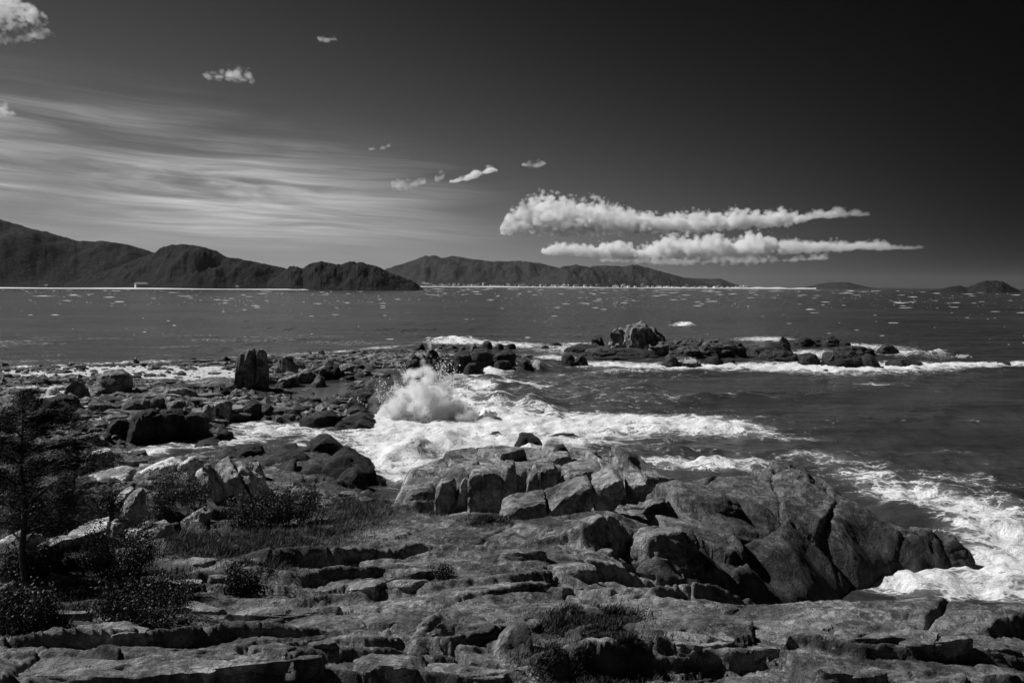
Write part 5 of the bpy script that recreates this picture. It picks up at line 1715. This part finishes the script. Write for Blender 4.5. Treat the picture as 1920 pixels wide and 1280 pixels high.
# ------------------------------------------------------------------ clouds
def union_mesh(name, balls, voxel):
    bm = bmesh.new()
    for c, r_ in balls:
        bmesh.ops.create_icosphere(bm, subdivisions=2, radius=1.0, matrix=Matrix.Translation(c) @ Matrix.Diagonal((*r_, 1.0)))
    me = bpy.data.meshes.new(name); bm.to_mesh(me); bm.free()
    o = bpy.data.objects.new(name, me); COL.objects.link(o)
    md = o.modifiers.new('remesh', 'REMESH'); md.mode = 'VOXEL'; md.voxel_size = voxel
    dg = bpy.context.evaluated_depsgraph_get()
    nm = bpy.data.meshes.new_from_object(o.evaluated_get(dg))
    bpy.data.objects.remove(o)
    nm.name = name
    return nm


def volume_mat(name, dens, scale, lo, hi, detail=5.0, col=1.0, stretch=(1, 1, 1), aniso=0.0):
    m, T = new_mat(name)
    pos = T.n('ShaderNodeNewGeometry').outputs['Position']
    n = T.noise(T.vmul(pos, stretch), scale, detail, 0.62, 0.6)
    d = T.m('MULTIPLY', T.mapr(n, lo, hi), dens)
    v = T.n('ShaderNodeVolumePrincipled', ins={'Color': (col, col, col, 1), 'Density': d, 'Anisotropy': aniso})
    T.n('ShaderNodeOutputMaterial', ins={'Volume': v.outputs[0]})
    return m


DC = 14000.0


def cloud(label, top, bot, dens=0.017, nscale=0.0062, tear=1.35, n=None, group='cumulus clouds', D=DC, base=0.34, soft=0.55, ry=None, aniso=0.2, name='cloud', cat='cloud', kind=None, fade=1.0):
    """a cloud body: heaped top and flatter base after the outline, torn by noise"""
    x0 = max(top[0][0], bot[0][0]); x1 = min(top[-1][0], bot[-1][0])
    k = D / FPX
    N = 25
    qs = np.linspace(x0, x1, N)
    ty = np.interp(qs, [q[0] for q in top], [q[1] for q in top]); by = np.interp(qs, [q[0] for q in bot], [q[1] for q in bot])
    T3 = np.array([at_y(a_, b_, D) for a_, b_ in zip(qs, ty)]); B3 = np.array([at_y(a_, b_, D) for a_, b_ in zip(qs, by)])
    zt = T3[:, 2]; zb = B3[:, 2]
    zc = zb + base * (zt - zb); ru = zt - zc; rd = zc - zb
    xa, xb = T3[0, 0], T3[-1, 0]
    L = xb - xa
    z0, z1 = zb.min(), zt.max(); H = z1 - z0
    ry = ry or max(float((zt - zb).max()) * 0.9, 120.0)
    # closed hull round the body
    g = 1.35
    V = []; S = 14
    xs = np.linspace(xa - 0.02 * L, xb + 0.02 * L, N)
    for i in range(N):
        e_ = 0.25 if i in (0, N - 1) else 1.0
        for q in range(S):
            a_ = 2 * math.pi * q / S
            V.append((xs[i] - (xa + xb) / 2, math.cos(a_) * ry * g * e_, zc[i] + math.sin(a_) * (ru[i] if math.sin(a_) > 0 else rd[i] * 1.1) * g * e_ - z0))
    F = [tuple((i * S + q, i * S + (q + 1) % S, (i + 1) * S + (q + 1) % S, (i + 1) * S + q)) for i in range(N - 1) for q in range(S)]
    F += [tuple(range(S))[::-1], tuple((N - 1) * S + q for q in range(S))]
    m, T = new_mat('cloud_air')
    tc_ = T.n('ShaderNodeTexCoord').outputs['Object']
    sp = T.n('ShaderNodeSeparateXYZ', ins={0: tc_})
    t = T.m('ADD', T.m('DIVIDE', sp.outputs[0], L), 0.5)

    def curve(vals):
        nd = T.n('ShaderNodeFloatCurve', ins={'Value': t})
        c = nd.mapping.curves[0]
        idx = np.linspace(0, N - 1, 25).astype(int)
        pts = [(i / (N - 1), float(vals[i])) for i in idx]
        c.points[0].location = pts[0]; c.points[1].location = pts[-1]
        for p_ in pts[1:-1]:
            c.points.new(*p_)
        nd.mapping.update()
        return nd.outputs[0]
    cz = curve((zc - z0) / H); cu = curve(np.maximum(ru / H, 0.01)); cd = curve(np.maximum(rd / H, 0.01))
    zz = T.m('SUBTRACT', T.m('DIVIDE', sp.outputs[2], H), cz)
    up = T.m('DIVIDE', T.m('MAXIMUM', zz, 0.0), cu); dn = T.m('DIVIDE', T.m('MINIMUM', zz, 0.0), cd)
    yy_ = T.m('DIVIDE', sp.outputs[1], ry)
    ex = T.m('MULTIPLY', T.m('MAXIMUM', T.m('SUBTRACT', T.m('ABSOLUTE', T.m('SUBTRACT', t, 0.5)), 0.47), 0.0), 33.0)
    q = T.m('SQRT', T.m('ADD', T.m('ADD', T.m('MULTIPLY', up, up), T.m('MULTIPLY', dn, dn)), T.m('ADD', T.m('MULTIPLY', yy_, yy_), T.m('MULTIPLY', ex, ex))))
    pos = T.n('ShaderNodeNewGeometry').outputs['Position']
    n1 = T.noise(T.vmul(pos, (0.75, 0.75, 1.15)), nscale, 9.0, 0.60, 0.3)
    bl = T.n('ShaderNodeTexVoronoi', ins={'Vector': T.n('ShaderNodeVectorMath', operation='MULTIPLY_ADD', ins={0: T.n('ShaderNodeTexNoise', ins={'Vector': pos, 'Scale': nscale * 2.0, 'Detail': 4.0}).outputs['Color'], 1: (0.7 / nscale, 0.7 / nscale, 0.7 / nscale), 2: pos}).outputs[0], 'Scale': nscale * 1.05}).outputs['Distance']
    n0 = T.noise(T.vmul(pos, (1.0, 1.0, 0.6)), nscale * 0.30, 2.0, 0.5)
    n1 = T.m('ADD', n1, T.m('MULTIPLY', T.m('SUBTRACT', n0, 0.5), 0.7))
    nz = T.m('ADD', T.m('SUBTRACT', n1, 0.5), T.m('MULTIPLY', T.m('SUBTRACT', 0.46, bl), 0.85))
    e_ = T.m('ADD', T.m('SUBTRACT', 0.92, q), T.m('MULTIPLY', nz, tear))
    d = T.m('MULTIPLY', T.mapr(e_, 0.0, soft), T.mapr(t, 0.35, 1.0, dens, dens * fade))
    vol = T.n('ShaderNodeVolumePrincipled', ins={'Color': (1, 1, 1, 1), 'Density': d, 'Anisotropy': aniso})
    T.n('ShaderNodeOutputMaterial', ins={'Volume': vol.outputs[0]})
    o = link(name, mesh_from(name, V, F), m, None, ((xa + xb) / 2, D, z0))
    set_props(o, label, cat, group if cat == 'cloud' else None, kind)


cloud('bright heaped cumulus, tallest of the row over the right hills', [(936, 424), (950, 404), (970, 390), (990, 378), (1015, 366), (1035, 364), (1060, 374), (1085, 378), (1105, 374), (1130, 377), (1155, 382), (1180, 392), (1205, 408), (1222, 420)],
      [(936, 440), (1000, 441), (1100, 441), (1165, 441), (1222, 438)])
cloud('long flat cumulus joined to the right of the tallest heap', [(1180, 408), (1205, 400), (1240, 402), (1275, 394), (1310, 398), (1345, 398), (1380, 389), (1410, 391), (1440, 397), (1470, 388), (1500, 400)], [(1180, 438), (1300, 437), (1400, 431), (1450, 426), (1500, 420)])
cloud('small end piece of the upper cloud row, farthest right', [(1480, 398), (1510, 398), (1545, 390), (1570, 386), (1600, 390), (1630, 399)], [(1480, 421), (1510, 418), (1545, 411), (1570, 409), (1600, 407), (1630, 406)], 0.010, fade=0.2)
cloud('left end of the lower cloud row above the hills', [(1014, 466), (1040, 456), (1070, 456), (1100, 461), (1130, 452), (1165, 446), (1190, 458)], [(1014, 477), (1040, 481), (1070, 482), (1100, 484), (1165, 486), (1190, 484)], 0.014, D=20000.0, nscale=0.0046)
cloud('bright middle heap of the lower cloud row', [(1180, 464), (1225, 452), (1250, 444), (1290, 440), (1320, 434), (1345, 436), (1372, 450), (1400, 436), (1430, 440), (1460, 450)], [(1180, 486), (1250, 488), (1330, 486), (1400, 484), (1460, 480)], 0.014, D=20000.0, nscale=0.0046)
cloud('long thin right end of the lower cloud row', [(1440, 450), (1480, 446), (1530, 450), (1560, 446), (1600, 452), (1640, 450), (1690, 458), (1730, 460)], [(1440, 480), (1530, 476), (1600, 472), (1690, 469), (1730, 468)], 0.010, D=20000.0, nscale=0.0046, fade=0.12)
cloud('thin grey cloud veil under the lower cumulus bank', [(1120, 482), (1250, 478), (1400, 476), (1480, 480), (1560, 476)], [(1120, 490), (1250, 498), (1400, 496), (1480, 492), (1560, 486)], 0.003, 0.0045, 2.2, soft=0.8, D=21000.0)
cloud('small ragged cloud, left of the pair above the left end of the hills', [(733, 340), (745, 334), (770, 338), (800, 333)], [(733, 356), (760, 357), (780, 350), (800, 343)], 0.0055, 0.0075, 1.9, soft=1.1)
cloud('tiny wisp of cloud between the two ragged clouds', [(815, 328), (825, 322), (836, 322)], [(815, 343), (825, 340), (836, 330)], 0.0055, 0.0075, 1.9, soft=1.1)
cloud('small slanting cloud rising to the right above the hills', [(842, 338), (870, 328), (895, 315), (915, 310), (935, 316)], [(842, 343), (870, 342), (895, 335), (915, 326), (935, 320)])
cloud('small lone oval cloud left of centre sky', [(978, 306), (995, 300), (1012, 300), (1024, 306)], [(978, 311), (995, 315), (1012, 314), (1024, 309)], 0.0055, 0.0075, 1.9, soft=1.1)
cloud('small bright cloud with a faint tail high on the left', [(380, 140), (410, 136), (425, 128), (445, 125), (472, 130)], [(380, 147), (410, 148), (425, 150), (445, 154), (472, 152)], 0.0055, 0.0075, 1.9, soft=1.1)
cloud('tiny cloud puff near the top of the sky', [(596, 70), (612, 65), (632, 71)], [(596, 76), (612, 80), (632, 76)], 0.0055, 0.0075, 1.9, soft=1.1)
cloud('grey torn cloud in the top left corner', [(-60, -30), (0, -20), (36, -2), (62, 10)], [(-60, 50), (0, 46), (30, 36), (62, 22)], 0.0055, 0.0075, 1.9, soft=1.1)
cloud('low trailing wisp of the torn cloud in the top left corner', [(-40, 55), (20, 62), (60, 58), (98, 54)], [(-40, 80), (20, 82), (60, 74), (98, 64)], 0.0055, 0.0075, 1.9, soft=1.1)
cloud('small cloud scrap at the left edge of the sky', [(-20, 190), (0, 186), (18, 208)], [(-20, 222), (0, 220), (18, 216)], 0.0055, 0.0075, 1.9, soft=1.1)
cloud('faint thin wisp above the slanting cloud', [(690, 276), (710, 271), (732, 270)], [(690, 281), (710, 284), (732, 275)], 0.0055, 0.0075, 1.9, soft=1.1)

# the breaking wave under the spray: a heap of white water
balls = []
kk = Dsp / FPX
for cx, cy, r_, n, sp_ in ((790, 788, 7, 16, 30), (765, 793, 7, 14, 28), (820, 784, 6, 10, 22), (740, 798, 6, 10, 20), (850, 781, 5, 10, 26), (900, 774, 4, 10, 40), (760, 806, 5, 12, 30)):
    for i in range(n):
        rr = r_ * RP.uniform(0.4, 1.0)
        balls.append((tuple(at_y(cx + RP.normal(0, sp_ * 0.55), cy + RP.normal(0, r_ * 0.6), Dsp + RP.normal(0, 1.4))), (rr * kk * 1.3, rr * kk * 1.2, rr * kk)))
balls += [(tuple(at_y(730 + 10 * i, 790 - 1.0 * abs(i - 6), Dsp)), (1.0, 1.0, 0.55)) for i in range(20)]
me = union_mesh('breaking_wave', balls, 0.16)
v = np.empty(len(me.vertices) * 3, np.float32); me.vertices.foreach_get('co', v); v = v.reshape(-1, 3).astype(float)
nn = np.empty(len(me.vertices) * 3, np.float32); me.vertices.foreach_get('normal', nn); nn = nn.reshape(-1, 3)
v = v + nn * (0.42 * fbm3(v * 0.9, 4, 0.6))[:, None] + nn * (0.10 * fbm3(v * 4.0, 2))[:, None]
me.vertices.foreach_set('co', v.astype(np.float32).ravel()); me.update()
me.polygons.foreach_set('use_smooth', np.ones(len(me.polygons), bool))
wv_ = link('breaking_wave', me, M['foam'])
set_props(wv_, 'heap of white water where the wave breaks against the black rocks', 'wave')

# dense white spray in the splash
cloud('dense white plume of spray leaping off the black rocks', [(700, 778), (720, 756), (736, 738), (750, 716), (766, 696), (782, 678), (798, 664), (812, 670), (826, 694), (842, 716), (860, 740), (884, 764), (910, 776)],
      [(705, 804), (740, 806), (800, 802), (860, 796), (900, 790)], 2.8, 0.52, 1.6, None, D=Dsp - 1.2, base=0.3, soft=0.85, ry=2.8, name='spray_plume', cat='spray', kind='stuff')
cloud('thin drifting spray to the left of the white plume', [(690, 752), (710, 720), (735, 700), (760, 690), (780, 700)], [(690, 790), (710, 790), (735, 780), (760, 770), (780, 760)], 0.16, 0.5, 2.2, None, D=Dsp + 1.0, soft=1.0, ry=2.0, name='spray_mist', cat='spray', kind='stuff')

# ------------------------------------------------------------------ the air
hz_m, T = new_mat('haze')
v = T.n('ShaderNodeVolumePrincipled', ins={'Color': (0.42, 0.42, 0.42, 1), 'Density': 1.5e-5})
T.n('ShaderNodeOutputMaterial', ins={'Volume': v.outputs[0]})
x0, x1, y0, y1, z0, z1 = -28000, 28000, -60, 30500, -8, 430
haze = link('haze', mesh_from('haze', [(x0, y0, z0), (x1, y0, z0), (x1, y1, z0), (x0, y1, z0), (x0, y0, z1), (x1, y0, z1), (x1, y1, z1), (x0, y1, z1)],
                              [(3, 2, 1, 0), (4, 5, 6, 7), (0, 1, 5, 4), (1, 2, 6, 5), (2, 3, 7, 6), (3, 0, 4, 7)], False), hz_m)
set_props(haze, 'thin pale haze of sea air over the whole bay', 'haze', kind='stuff')
